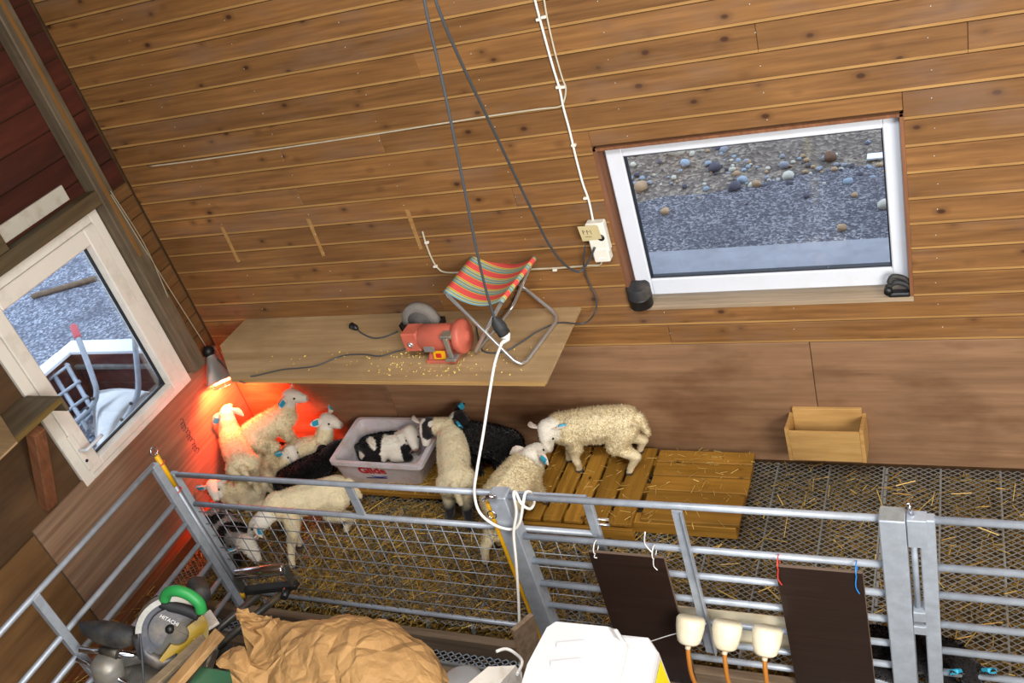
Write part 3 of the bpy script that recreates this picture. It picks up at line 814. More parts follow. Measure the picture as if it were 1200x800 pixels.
MB().lathe([(.0, -.018), (.017, -.018), (.017, .018), (0, .018)], kc + Vector((-.042, -.014, .032)), (0, 1, 0), 12).build('clamp_knob', 'black', cl)

# ---- feed box on the wall
fb = thing('feed_box', (3.6, 0, .04), 'small open wooden feed box screwed to the plywood wall', 'feed box')
D_ = .15
bl = 3.455; br = 3.775
box('back_board', (bl, -.018, .10), (br, .001, .372), 'feed_box', fb, .002)
ft0 = ony(925, 504, -D_); ft1 = ony(1007, 509, -D_); fbz = ony(923, 534, -D_ + .03).z
F = frame((0, 0, 0), (1, 0, 0), (0, 0, 1), None)
zb = max(.055, fbz)
MB().prism([(bl, -D_, ft0.z), (bl, -D_ - .016, ft0.z), (bl, -D_ + .004, zb), (bl, -D_ + .02, zb)], (br - bl, 0, 0)).build('front_board', 'feed_box', fb)
box('bottom_board', (bl, -D_ + .02, zb), (br, -.018, zb + .016), 'feed_box', fb, .002)
for x in (bl - .018, br + .001):
    MB().prism([(x, 0, .335), (x, -.03, .335), (x, -D_ - .014, ft0.z + .02), (x, -D_ + .002, zb - .002), (x, 0, zb - .002)], (.017, 0, 0)).build('side_board', 'feed_box', fb)
tag(MB().box((bl + .004, -D_ + .024, zb + .017), (br - .004, -.021, zb + .05)).build('feed', 'manure', fb), kind='stuff')

# ================================================================== GATES
def pt(x, y, z): return Vector((x, y, z))
YM, YB = -1.205, -1.262
def rail(par, a, b, r=.0138, mat='zinc'): return tube('rail', [a, b], r, mat, par, 10)

# mesh gate
g1 = thing('mesh_gate', (.73, YM, 0), 'galvanised sheep gate with welded wire mesh in front of the lambs', 'gate')
xa, xb = ony(202, 553, YM).x, ony(692, 600, YM).x
zt, z2, zb_ = ony(400, 567, YM).z, ony(400, 603, YM).z, .025
box('stile', (xa - .02, YM - .017, 0.003), (xa + .02, YM + .017, zt + .012), 'zinc', g1, .004)
box('stile', (xb - .02, YM - .012, 0.003), (xb + .02, YM + .012, zt), 'zinc', g1, .004)
for z in (zt, z2, zb_): rail(g1, pt(xa, YM, z), pt(xb, YM, z), .0138 if z > .1 else .0125)
for u, v in ((418, 590),):
    x = ony(u, v, YM).x; box('brace_bar', (x - .022, YM - .006, z2 + .01), (x + .022, YM + .006, zt - .01), 'zinc', g1, .002)
x = xa + .055
vw = None
while x < xb - .02:
    L = z2 - zb_
    if vw is None:
        vw = MB().tube([(0, 0, 0), (0, 0, L)], .0024, 5).mesh('wire'); vw.materials.append(MATS['wire'])
    o = bpy.data.objects.new('wire', vw); COL.objects.link(o); o.location = (x, YM, zb_); attach(o, g1); x += .0775
hw = MB().tube([(0, 0, 0), (xb - xa, 0, 0)], .0024, 5).mesh('wire'); hw.materials.append(MATS['wire'])
z = zb_ + .085
while z < z2 - .03:
    o = bpy.data.objects.new('wire', hw); COL.objects.link(o); o.location = (xa, YM - .0045, z); attach(o, g1); z += .0865
c = ony(700, 611, YM)
MB().tube([c + Vector((-.03, 0, .015)), c + Vector((.05, 0, .015)), c + Vector((.05, 0, -.015)), c + Vector((-.03, 0, -.015))], .006, 6).build('latch_plate', 'alu', g1)

def bar_gate(g, x0, x1, y, zs, stiles, r=.0138):
    for z in zs: rail(g, pt(x0, y, z), pt(x1, y, z), r)
    for sx, w, zl, zh in stiles: box('stile', (sx - w / 2, y - .02, zl), (sx + w / 2, y + .02, zh), 'zinc', g, .004)
# bar gate in the middle
g2 = thing('bar_gate', (3.2, YB, 0), 'galvanised bar gate carrying the dark boards and the teat feeder', 'gate')
zs = [ony(1033, y, YB).z for y in (607, 661, 694, 724, 752, 777, 797)]
xp0 = ony(580, 585, YB).x + .03; xm = ony(796, 598, YB).x; xp1 = ony(1046, 610, YB).x
bar_gate(g2, xp0, xp1, YB, zs, [])
m = MB(); m.box((xp0 - .04, YB - .035, -.005), (xp0 + .04, YB + .035, zs[0] + .02), ch=.004); m.build('post', 'zinc', g2)
m = MB(); m.box((xp1 - .042, YB - .035, -.25), (xp1 + .042, YB + .035, zs[0] + .022), ch=.004); m.build('post', 'zinc', g2)
box('post_cap', (xp1 - .038, YB - .031, zs[0] + .0225), (xp1 + .038, YB + .031, zs[0] + .026), 'zinc_dull', g2)
MB().prism([(xm - .02, YB - .02, zs[0]), (xm + .02, YB - .02, zs[0]), (xm + .022, YB - .02, zs[-2] - .03), (xm - .022, YB - .02, zs[-2] - .03)], (0, -.008, 0)).build('brace_bar', 'zinc', g2)
MB().prism([(xm + .016, YB - .028, zs[0]), (xm + .02, YB - .028, zs[0]), (xm + .022, YB - .028, zs[-2] - .03), (xm + .018, YB - .028, zs[-2] - .03)], (0, -.014, 0)).build('brace_bar', 'zinc', g2)
box('yellow_edge', (xp0 - .062, YB - .03, .0), (xp0 - .042, YB + .01, zs[0] - .02), 'yellow', g2, .003)
c = ony(574, 582, YB - .04)
MB().tube([c + Vector((-.035, 0, -.02)), c + Vector((0, -.01, .012)), c + Vector((.03, 0, .0))], .009, 8).build('hook', 'chrome', g2)
q = ony(577, 602, YB - .045)
MB().tube([q + Vector((.02 * math.cos(a * math.pi / 6), -.004, .02 * math.sin(a * math.pi / 6))) for a in range(12)], .003, 5, True).build('ring', 'chrome', g2)
# bar gate on the right
g3 = thing('bar_gate', (4.6, YB, 0), 'galvanised bar gate hinged at the right hand post', 'gate')
xs = ony(1088, 640, YB).x
zs3 = [ony(1090, y, YB).z for y in (609, 664, 696, 730, 760, 785)] + [.04]
bar_gate(g3, xs, 5.9, YB, zs3, [(xs, .05, .02, zs3[0] + .014)])
box('stile', (5.88, YB - .02, -.25), (5.93, YB + .02, zs3[0] + .014), 'zinc', g3, .004)
box('hinge_plate', (xs - .062, YB - .028, zs3[0] - .11), (xs + .0, YB + .024, zs3[0] + .018), 'zinc', g3, .003)
zl = ony(1075, 720, YB).z
tube('hinge_rod', [pt(xs - .045, YB, zl - .02), pt(xs - .045, YB, zs3[0] + .02)], .011, 'zinc', g3, 10)
tube('pin_eye', [pt(xs - .045, YB, zs3[0] + .018), pt(xs - .05, YB, zs3[0] + .05), pt(xs - .055, YB + .01, zs3[0] + .07)], .008, 'chrome', g3, 8)
box('hinge_bracket', (xs - .062, YB - .03, zl - .005), (xs - .02, YB + .03, zl + .045), 'zinc', g3, .003)
box('hinge_bracket', (xp1 + .042, YB - .03, zl - .075), (xs - .02, YB + .03, zl - .03), 'zinc', g3, .003)
# gate swung out along the left wall
XG = .70
g4 = thing('bar_gate', (XG, -1.7, AISLE), 'grey bar gate running along the left plywood wall', 'gate')
yg = onx(180, 545, XG).y
zs4 = [onx(u, v, XG).z for u, v in ((180, 545), (205, 590), (219, 612), (235, 635), (249, 656), (261, 675), (272, 692))]
yfar = onx(45, 705, XG).y
for z in zs4: rail(g4, pt(XG, yg, z), pt(XG, -2.75, z))
for y in (yg, yfar): box('stile', (XG - .018, y - .02, .0 if y == yg else -.1), (XG + .018, y + .02, zs4[0] + (.005 if y == yg else 0)), 'zinc', g4, .004)
box('stile', (XG - .018, -2.77, AISLE), (XG + .018, -2.73, zs4[0]), 'zinc', g4, .004)
box('foot', (XG - .018, yg - .02, AISLE + .001), (XG + .018, yg + .02, 0), 'zinc', g4, .003)
hp_ = thing('hinge_pin', (XG, yg + .03, 0), 'yellow hinge pin with a steel eye joining two gates', 'pin')
b0, b1 = pt(XG + .004, yg + .037, 0.0), pt(XG + .004, yg + .037, zs4[0] + .03)
tube('pin_rod', [b0, b1 - Vector((0, 0, .2))], .010, 'zinc', hp_, 10)
tube('yellow_sleeve', [b1 - Vector((0, 0, .199)), b1], .0135, 'yellow', hp_, 10)
tube('yellow_sleeve', [b0 + Vector((0, 0, .03)), b0 + Vector((0, 0, .075))], .0135, 'yellow', hp_, 10)
MB().tube([b1 + Vector((.0, .02 * math.cos(a * math.pi / 7) , .022 + .022 * math.sin(a * math.pi / 7))) for a in range(14)], .005, 6, True).build('eye', 'chrome', hp_)
for zz in (zs4[0] - .02, zs4[0] - .20):
    MB().tube([b0 + Vector((.018 * math.cos(a * math.pi / 6), .022 * math.sin(a * math.pi / 6), zz)) for a in range(12)], .003, 5, True).build('wire_tie', 'tie_red', hp_)

# ---- dark boards hung on the gate
def hung(pxs, label, t=.014, y=YB - .03, zlow=.0, ties=()):
    (ul, vl), (ur, vr) = pxs
    a = ony(ul, vl, y); b = ony(ur, vr, y); zt_ = (a.z + b.z) / 2
    th = thing('hanging_board', ((a.x + b.x) / 2, y, zlow), label, 'board')
    box('board_sheet', (a.x, y - t, zlow), (b.x, y, zt_), 'dark_panel', th, .001)
    box('top_edge', (a.x + .001, y - t + .001, zt_ - .001), (b.x - .001, y - .001, zt_ + .0012), 'panel_edge', th)
    box('side_edge', (b.x - .0005, y - t + .001, zlow), (b.x + .001, y - .001, zt_ - .001), 'panel_edge', th)
    for x, mat, up, dn in ties:
        p = ony(x[0], x[1], y - t); zr = zs[1]
        m = MB(); m.tube([Vector((p.x, YB - .03 + .03 * math.cos(q * math.pi / 6) + .006, zr - .004 + .024 * math.sin(q * math.pi / 6))) for q in range(12)], .0024, 5, True)
        m.tube(smooth_path([Vector((p.x, y - t - .003, zr - .015)), Vector((p.x - .006, y - t - .006, zr - .03 - dn * .5)), Vector((p.x + .004, y - t - .004, zr - .03 - dn))], 4), .0024, 5)
        if up: m.tube(smooth_path([Vector((p.x, y - .012, zr + .01)), Vector((p.x - .02, y - .014, zr + .06)), Vector((p.x - .003, y - .02, zr + .06 + up))], 4), .003, 5)
        m.build('cable_tie', mat, th)
    return th
hung([(690, 643), (779, 652)], 'dark brown plywood board tied to the gate with white ties', zlow=-.1, ties=[((695, 640), 'tie_white', 0, .01), ((765, 650), 'tie_white', .07, .05)])
hung([(909, 661), (1011, 668)], 'dark brown plywood board tied to the gate with red and blue ties', zlow=-.1, ties=[((911, 660), 'tie_red', 0, .07), ((1003, 668), 'tie_blue', 0, .08)])

# ---- teat feeder
yfd = YB - .022
f0 = ony(780, 709, yfd + .05); f1 = ony(930, 727, yfd + .05)
tf = thing('teat_feeder', ((f0.x + f1.x) / 2, yfd, 0), 'cream plastic milk bar with three teat cups and brown hoses', 'feeder')
zp = f0.z; dz = .0
MB().prism([(f0.x - .05, yfd + .05, zp), (f1.x + .03, yfd + .05, zp), (f1.x + .03, yfd + .05, zp - .19), (f0.x - .05, yfd + .05, zp - .19)], (0, .006, 0)).build('back_plate', 'teat_cup', tf)
for u, v in ((807, 750), (850, 756), (897, 763)):
    c = ony(u, v, yfd - .12); axd = Vector((-.10, -.62, -.72)).normalized()
    o_ = c - axd * .07
    cup = MB().lathe([(0, -.022), (.05, -.022), (.057, -.012), (.056, .02), (.050, .055), (.044, .075), (.034, .084), (.016, .086), (.0, .086)], o_, axd, 24).build('teat_cup', 'teat_cup', tf)
    MB().lathe([(.017, .085), (.017, .09), (.008, .09)], o_, axd, 12).build('collar', 'hose', cup)
    MB().lathe([(.012, .088), (.011, .104), (.0, .104)], o_, axd, 12).build('nozzle', 'teat_cup', cup)
    e = o_ + axd * .10
    MB().tube(smooth_path([e, e + Vector((-.0, -.02, -.05)), e + Vector((.0, -.03, -.14)), e + Vector((.012, -.02, -.30)), Vector((e.x + .02, e.y - .01, AISLE + .02))], 5), .0095, 8).build('hose', 'hose', cup)
m = MB()
m.tube(smooth_path([ony(745, 757, yfd - .05), ony(785, 744, yfd - .08), ony(812, 738, yfd - .07), ony(828, 730, yfd - .04)], 4), .0022, 5)
tag(m.build('tie_wire', 'tie_white'), 'thin white string tied from the feeder rail to the tub', 'string')
# ================================================================== LAMBS
UP = Vector((0, 0, 1))
def capsule(m, p0, r0, p1, r1, n=10):
    p0 = Vector(p0); p1 = Vector(p1); d = p1 - p0
    if d.length < 1e-4: d = Vector((0, 0, 1e-4))
    t = d.normalized(); L = d.length
    prof = []
    for i in range(5):
        a = math.pi / 2 * i / 4; prof.append((r0 * math.sin(a), -r0 * math.cos(a)))
    for i in range(5):
        a = math.pi / 2 * i / 4; prof.append((r1 * math.cos(a), L + r1 * math.sin(a)))
    b = len(m.v); m.lathe(prof, p0, t, n)
    k = len(prof)
    m.f.append(tuple(b + j for j in range(n))[::-1]); m.f.append(tuple(b + (k - 1) * n + j for j in range(n)))
    m.mi += [0, 0]; m.sm += [True, True]

def remesh(m, voxel, smooth=3):
    me = m.mesh('tmp'); o = bpy.data.objects.new('tmp', me); COL.objects.link(o)
    md = o.modifiers.new('r', 'REMESH'); md.mode = 'VOXEL'; md.voxel_size = voxel
    sm_ = o.modifiers.new('s', 'SMOOTH'); sm_.factor = .5; sm_.iterations = smooth
    bpy.context.view_layer.update()
    out = bpy.data.meshes.new_from_object(o.evaluated_get(bpy.context.evaluated_depsgraph_get()))
    bpy.data.objects.remove(o, do_unlink=True); bpy.data.meshes.remove(me)
    return out

CREAM = np.array(srgb(226, 212, 176)[:3]); WHITE = np.array(srgb(232, 226, 212)[:3]); BLACK = np.array(srgb(26, 23, 23)[:3]); GREY = np.array(srgb(170, 164, 158)[:3])
HOOF = np.array(srgb(60, 50, 44)[:3]); DIRT = np.array(srgb(128, 104, 62)[:3]); PINK = np.array(srgb(214, 176, 160)[:3]); DUST = np.array(srgb(104, 92, 76)[:3])

def ear_geo(m, root, d, nrm, L, W, th=.004):
    """leaf shaped ear: root, direction, normal of its flat side"""
    d = d.normalized(); nrm = (nrm - d * nrm.dot(d)).normalized(); w = d.cross(nrm)
    top = []; bot = []
    ks = [(0, .30), (.2, .75), (.45, 1.0), (.7, .85), (.9, .45), (1.0, .06)]
    vs = []; fs = []
    for t, ww in ks:
        for s_ in (-1, -.5, 0, .5, 1):
            cup = (s_ * s_) * .28 * W * ww
            c = root + d * (t * L) + w * (s_ * W * .5 * ww) + nrm * cup
            vs.append(c + nrm * th * (1 - abs(s_) * .8)); vs.append(c - nrm * th * (1 - abs(s_) * .8))
    for i in range(len(ks) - 1):
        for j in range(4):
            a = (i * 5 + j) * 2; b = a + 2; c = a + 10; e = c + 2
            fs.append((a, b, e, c)); fs.append((a + 1, c + 1, e + 1, b + 1))
        a = i * 10; fs.append((a, a + 10, a + 11, a + 1)); a = i * 10 + 8; fs.append((a, a + 1, a + 11, a + 10))
    m.add(vs, fs, True)
    return d, nrm, w

def lamb(label, R, S, H, N, hind=(None, None), fore=(None, None), g=0.0, s=1.0, lying=False, style='white', fur=.012, tags=(1, 1), yaw_up=None, earset=(.85, -.30, -.30), hairs=16000, headlen=.105, seed=1, tail=True, fat=1.0, bend=None):
    """R,S,H,N: rump, shoulder, head and nose as world points; feet: world points left,right (left = lamb's own left)"""
    R, S, H, N = Vector(R), Vector(S), Vector(H), Vector(N)
    rs = random.Random(seed)
    fwd = (S - R); fwd.z *= .4; fwd.normalize(); left = UP.cross(fwd).normalized()
    hf = (N - H).normalized()
    hl = (yaw_up or UP).cross(hf); hl = hl.normalized() if hl.length > .05 else left
    hu = hf.cross(hl).normalized()
    root = thing('lamb', ((R.x + S.x) / 2, (R.y + S.y) / 2, g), label, 'lamb', 'lambs in the pen')
    m = MB(); f_ = fat * s
    M_ = R.lerp(S, .5) + UP * (-.006 * s)
    if bend: M_ = M_ + Vector(bend)
    capsule(m, R, .082 * f_, M_, .093 * f_); capsule(m, M_, .093 * f_, S, .082 * f_)
    ch = S + fwd * .045 * s - UP * .02 * s
    capsule(m, S, .08 * f_, ch, .066 * f_)
    n0 = S + fwd * .05 * s + UP * .02 * s
    capsule(m, n0, .066 * s, H - hf * .012 * s, .046 * s)
    Lh = headlen * s
    capsule(m, H - hf * .01 * s, .050 * s, H + hf * .035 * s - hu * .002, .044 * s)
    capsule(m, H + hf * .03 * s - hu * .004, .042 * s, H + hf * (Lh - .012) - hu * .014 * s, .026 * s)
    capsule(m, H + hf * .03 * s - hu * .018 * s, .030 * s, H + hf * (Lh - .022 * s) - hu * .024 * s, .020 * s)
    feet = []
    for i, sd in enumerate((1, -1)):
        top = S + left * sd * .042 * s - UP * .03 * s
        if lying:
            kn = S + left * sd * .075 * s + fwd * .09 * s; kn.z = g + .035
            ft = S + left * sd * .06 * s - fwd * .02 * s; ft.z = g + .02
            capsule(m, top, .052 * s, S + left * sd * .072 * s - fwd * .01 * s - UP * (S.z - g - .055), .036 * s)
            capsule(m, S + left * sd * .072 * s - fwd * .01 * s - UP * (S.z - g - .055), .034 * s, kn, .024 * s); capsule(m, kn, .022 * s, ft, .018 * s)
        else:
            ft = Vector(fore[i]) if fore[i] is not None else Vector((S.x, S.y, g)) + left * sd * .052 * s
            feet.append(ft)
            el = top.lerp(ft, .30) - fwd * .012 * s; kn = top.lerp(ft, .60) + fwd * .008 * s; fe = ft + UP * .042 * s - fwd * .004
            capsule(m, top, .052 * s, el, .037 * s); capsule(m, el, .036 * s, kn, .0225 * s); capsule(m, kn, .0225 * s, fe, .0185 * s)
            capsule(m, fe, .019 * s, ft + UP * .014, .0165 * s); capsule(m, ft + UP * .012 + fwd * .012, .013 * s, ft + UP * .013 - fwd * .004, .015 * s)
        top = R + left * sd * .04 * s - UP * .02 * s
        if lying:
            stf = R + left * sd * .085 * s + fwd * .075 * s; stf.z = g + .07
            hk_ = R + left * sd * .09 * s - fwd * .05 * s; hk_.z = g + .035
            ft = R + left * sd * .10 * s + fwd * .09 * s; ft.z = g + .02
            capsule(m, top, .072 * s, stf, .05 * s); capsule(m, stf, .046 * s, hk_, .028 * s); capsule(m, hk_, .022 * s, ft, .018 * s)
        else:
            ft = Vector(hind[i]) if hind[i] is not None else Vector((R.x, R.y, g)) + left * sd * .056 * s - fwd * .03 * s
            feet.append(ft)
            hgt = max(.12, top.z - ft.z)
            stf = top.lerp(ft, .33) + fwd * .055 * s; hk_ = top.lerp(ft, .62) - fwd * .045 * s; fe = ft + UP * .042 * s - fwd * .006
            capsule(m, top, .070 * s, stf, .048 * s); capsule(m, stf, .046 * s, hk_, .026 * s); capsule(m, hk_, .0235 * s, fe, .0185 * s)
            capsule(m, fe, .019 * s, ft + UP * .014, .0165 * s); capsule(m, ft + UP * .012 + fwd * .012, .013 * s, ft + UP * .013 - fwd * .004, .015 * s)
    if tail:
        t0 = R - fwd * .082 * s + UP * .02 * s
        capsule(m, t0, .024 * s, t0 - fwd * .02 * s - UP * .11 * s, .015 * s)
    me = remesh(m, .0085 * s, 4)
    co = np.empty(len(me.vertices) * 3); me.vertices.foreach_get('co', co); co = co.reshape(-1, 3)
    co[:, 2] = np.maximum(co[:, 2], g + .001)
    me.vertices.foreach_set('co', co.ravel()); me.update()
    nbody = len(co)
    # ears joined to the same mesh
    em = MB(); info = []
    for sd in (1, -1):
        er = H + hl * sd * .036 * s + hu * .022 * s - hf * .012 * s
        d = hl * sd * earset[0] + hu * earset[1] + hf * earset[2]
        info.append((er, *ear_geo(em, er, d, hf * 1.0 + hu * .3, .092 * s, .056 * s)))
    bm = bmesh.new(); bm.from_mesh(me); tmp = em.mesh('ears'); bm.from_mesh(tmp); bm.to_mesh(me); bm.free(); bpy.data.meshes.remove(tmp)
    me.polygons.foreach_set('use_smooth', [True] * len(me.polygons)); me.update()
    co = np.empty(len(me.vertices) * 3); me.vertices.foreach_get('co', co); co = co.reshape(-1, 3)
    no = np.empty(len(me.vertices) * 3); me.vertices.foreach_get('normal', no); no = no.reshape(-1, 3)
    # ---- colour per vertex
    Hn = np.array(H); hfn = np.array(hf)
    dh = np.linalg.norm(co - Hn, axis=1); along = (co - Hn) @ hfn
    is_head = (dh < .075 * s) | ((along > 0) & (dh < .15 * s) & (np.linalg.norm(co - Hn - np.outer(along, hfn), axis=1) < .055 * s))
    def nz(k, off): return np.array([mnoise.noise(Vector(c) * k + Vector((off, off * .7, 0))) for c in co])
    n1 = nz(7, seed * 3.1); n2 = nz(26, seed); n3 = nz(14, seed * 1.7)
    colr = {'white': CREAM, 'fluffy': CREAM, 'black': BLACK, 'pied': WHITE, 'pied2': GREY, 'blackface': CREAM}[style] * np.ones((len(co), 1))
    if style in ('white', 'fluffy', 'blackface'):
        colr = colr * (1 + .10 * n2[:, None])
        hm = is_head[:, None]; colr = np.where(hm, WHITE * .95, colr)
        dm = np.clip((n3 - .25) * 2.0, 0, .45)[:, None] * (co[:, 2:3] < g + .30); colr = colr * (1 - dm) + DIRT * dm
    if style == 'pied':
        # dark rump saddle and scattered spots on a white coat
        saddle = np.linalg.norm((co - np.array(R)) * (1, 1, .7), axis=1) < .125
        colr = np.where(((n1 > .12) & ~is_head)[:, None] | (saddle & (n3 < .25) & ~is_head)[:, None], BLACK * 1.2, colr)
        ring = is_head & (n1 > .32); colr = np.where(ring[:, None], BLACK * 1.5, colr)
    if style == 'pied2':
        colr = np.where((n1 + .5 * n3 > -.05)[:, None], BLACK * 1.6, colr); colr = np.where(is_head[:, None], WHITE * .93, colr)
    if style == 'blackface':
        colr = np.where((is_head & (n1 + .6 * n3 > .0) )[:, None], BLACK * 1.6, colr)
        lowleg = co[:, 2] < g + .19; hindp = ((co - np.array(M_)) @ np.array(fwd)) < 0
        t = np.clip((g + .21 - co[:, 2]) / .06, 0, 1) * hindp; colr = colr * (1 - t[:, None]) + BLACK * 2.0 * t[:, None]
    if style == 'black':
        colr = colr * (1 + .3 * n2[:, None])
        blaze = (np.linalg.norm(co - np.array(H + hu * .045 * s + hf * .01), axis=1) < .03 * s)
        if seed % 2: colr = np.where(blaze[:, None], WHITE * .8, colr)
    for ft in feet:
        near = (np.linalg.norm((co - np.array(ft))[:, :2], axis=1) < .035) & (co[:, 2] < ft.z + .024)
        colr = np.where(near[:, None], HOOF, colr)
    nose = np.linalg.norm(co - np.array(H + hf * (Lh + .008) - hu * .012 * s), axis=1) < .017 * s
    colr = np.where(nose[:, None], PINK * .45 if style in ('black', 'blackface', 'white') else PINK * .75, colr)
    earv = np.arange(len(co)) >= nbody
    if style not in ('black',): colr = np.where(earv[:, None], (WHITE * .72 + PINK * .28) * (1 if style != 'blackface' else .92), colr)
    colr = np.clip(colr, 0, 1)
    at = me.color_attributes.new('col', 'FLOAT_COLOR', 'POINT')
    at.data.foreach_set('color', np.c_[colr, np.ones(len(co))].astype('f').ravel())
    # woolly surface
    amp = np.where(is_head | earv | (co[:, 2] < g + .15), .0006, .0045 if style in ('fluffy', 'black', 'pied2') else .0025)
    wob = nz(55, seed * 2.3)
    co2 = co + no * (amp * wob)[:, None]; me.vertices.foreach_set('co', co2.astype('f').ravel()); me.update()
    body = link('body', me, 'fleece', root)
    # ---- wool fibres, one joined part
    me.calc_loop_triangles()
    tri = np.empty(len(me.loop_triangles) * 3, 'i'); me.loop_triangles.foreach_get('vertices', tri); tri = tri.reshape(-1, 3)
    r_ = np.random.default_rng(seed)
    A = np.linalg.norm(np.cross(co2[tri[:, 1]] - co2[tri[:, 0]], co2[tri[:, 2]] - co2[tri[:, 0]]), axis=1)
    pick = r_.choice(len(tri), hairs, p=A / A.sum()); b = r_.dirichlet((1, 1, 1), hairs)
    T = tri[pick]; pos = (co2[T] * b[:, :, None]).sum(1); nor = no[T[:, 0]]; cl = colr[T[:, 0]]
    hd = is_head[T[:, 0]] | earv[T[:, 0]] | (pos[:, 2] < g + .14)
    ln = np.where(hd, .35, 1.0) * fur * r_.uniform(.6, 1.3, hairs)
    back = -np.array(fwd) * .35 + np.array((0, 0, -.35))
    dr = nor * 1.2 + back * .8 + r_.normal(0, .45, (hairs, 3)); dr /= np.linalg.norm(dr, axis=1)[:, None]
    sd_ = np.cross(dr, r_.normal(0, 1, (hairs, 3))); sd_ /= np.linalg.norm(sd_, axis=1)[:, None]
    wd = .0013
    mid = pos + dr * (ln * .5)[:, None]; curl = r_.normal(0, .3, (hairs, 3)) * ln[:, None]
    V = np.stack([pos - sd_ * wd - nor * .002, pos + sd_ * wd - nor * .002, mid + sd_ * wd * .8 , mid - sd_ * wd * .8, pos + dr * ln[:, None] + curl], 1).reshape(-1, 3)
    V[:, 2] = np.maximum(V[:, 2], g + .001)
    base = np.arange(hairs) * 5
    faces = [(k, k + 1, k + 2, k + 3) for k in base] + [(k + 3, k + 2, k + 4) for k in base]
    fm = bpy.data.meshes.new('wool'); fm.from_pydata(V.tolist(), [], [tuple(map(int, f)) for f in faces])
    hc = fm.color_attributes.new('col', 'FLOAT_COLOR', 'POINT')
    cc = np.repeat(np.clip(cl * r_.uniform(.85, 1.12, (hairs, 1)), 0, 1), 5, axis=0)
    hc.data.foreach_set('color', np.c_[cc, np.ones(len(cc))].astype('f').ravel())
    fm.polygons.foreach_set('use_smooth', [True] * len(faces))
    fm.update()
    tag(link('wool', fm, 'wool', root), kind='stuff')
    # ---- eyes and tags
    for sd in (1, -1):
        e = H + hf * .040 * s + hl * sd * .0385 * s + hu * .012 * s
        mm = MB(); mm.lathe([(0, -.006), (.0062, -.003), (.0075, .001), (.005, .005), (0, .0065)], e, hl * sd + hf * .4, 10); mm.build('eye', 'eye', root)
    for (er, d, nn, w), on_, sd in zip(info, tags, (1, -1)):
        if not on_: continue
        c = er + d * .055 * s
        F = Matrix(((d.x, w.x, nn.x, c.x), (d.y, w.y, nn.y, c.y), (d.z, w.z, nn.z, c.z), (0, 0, 0, 1)))
        mm = MB(); mm.box((-.021, -.019, -.0075), (.021, .019, .011), M=F, ch=.004); mm.build('ear_tag', 'tag_blue', root)
    return root

Z = onz
def V3(a, b): return Vector(a) + Vector(b)
# under the heat lamp, seen from behind
lamb('white lamb standing upright under the heat lamp with its back to the camera', Z(283, 543, .33), Z(272, 512, .36), Z(266, 484, .47), V3(Z(266, 484, .47), (-.05, .09, .0)),
     hind=(Z(287, 589, 0), Z(308, 590, 0)), s=.95, tags=(1, 0), earset=(.75, -.7, -.2), seed=2, fur=.008)
lamb('white lamb in side view under the lamp, head raised towards the right', Z(296, 508, .36), Z(327, 490, .385), Z(341, 464, .50), Z(360, 465, .48),
     hind=(Z(310, 559, 0), Z(333, 556, 0)), fore=((.33, -.10, 0), (.43, -.13, 0)), s=.95, tags=(0, 1), seed=3, style='fluffy', fur=.012)
lamb('white lamb lying with lowered head below the raised lamb', Z(312, 543, .11), Z(330, 545, .12), Z(341, 529, .20), Z(349, 544, .15), lying=True, s=.8, tags=(0, 1), seed=4, fur=.008)
lamb('white lamb resting left of the plastic box, face turned right', Z(345, 530, .13), Z(372, 524, .14), Z(384, 492, .28), Z(407, 499, .25), lying=True, s=.95, tags=(1, 1), seed=5, fur=.008, earset=(.85, .25, -.35))
lamb('black lamb curled up between the white lambs and the plastic box', Z(338, 562, .115), Z(370, 546, .13), Z(391, 526, .20), Z(404, 513, .19), lying=True, s=.92, style='black', tags=(0, 1), seed=6, fur=.012)
lamb('white lamb lying far left in the red light facing the camera', Z(300, 572, .11), Z(272, 576, .12), Z(250, 570, .20), Z(253, 586, .15), lying=True, s=.85, tags=(0, 1), seed=7, fur=.007, earset=(.9, -.15, -.2))
# near the mesh gate
lamb('large cream lamb stepping left just behind the mesh gate', Z(393, 574, .31), Z(337, 590, .33), Z(306, 611, .33), Z(288, 624, .27),
     hind=(Z(408, 625, 0), Z(396, 605, 0)), fore=(Z(345, 667, 0), Z(353, 642, 0)), s=1.06, tags=(1, 0), seed=8, fur=.006, earset=(.8, -.5, -.2), fat=.95)
lamb('black and grey curly lamb with white head pressed against the gate corner', Z(252, 612, .2), Z(272, 626, .21), Z(291, 639, .25), Z(306, 661, .16),
     s=.95, lying=False, style='pied2', tags=(0, 1), seed=9, fur=.012)
lamb('black and white pied lamb asleep in the plastic box', Z(434, 524, .17), Z(464, 520, .17), Z(482, 508, .24), Z(487, 528, .18), g=.075, lying=True, s=.92, style='pied', tags=(1, 0), seed=11, fur=.010, earset=(.7, -.5, -.4))
lamb('cream lamb with black patched face leaning into the plastic box', Z(533, 560, .32), Z(529, 512, .34), Z(501, 500, .37), Z(497, 522, .29),
     hind=(Z(528, 614, 0), Z(552, 622, 0)), fore=(V3((1.50, -.30, 0), (0, 0, 0)), V3((1.66, -.24, 0), (.02, 0, 0))), s=1.0, style='blackface', tags=(1, 0), seed=12, fur=.006, earset=(.85, -.2, -.3))
lamb('black lamb with a white forehead spot standing against the back wall', Z(594, 521, .28), Z(556, 513, .29), Z(536, 491, .39), Z(521, 503, .34),
     s=1.0, style='black', tags=(1, 1), seed=13, fur=.012, fat=1.1)
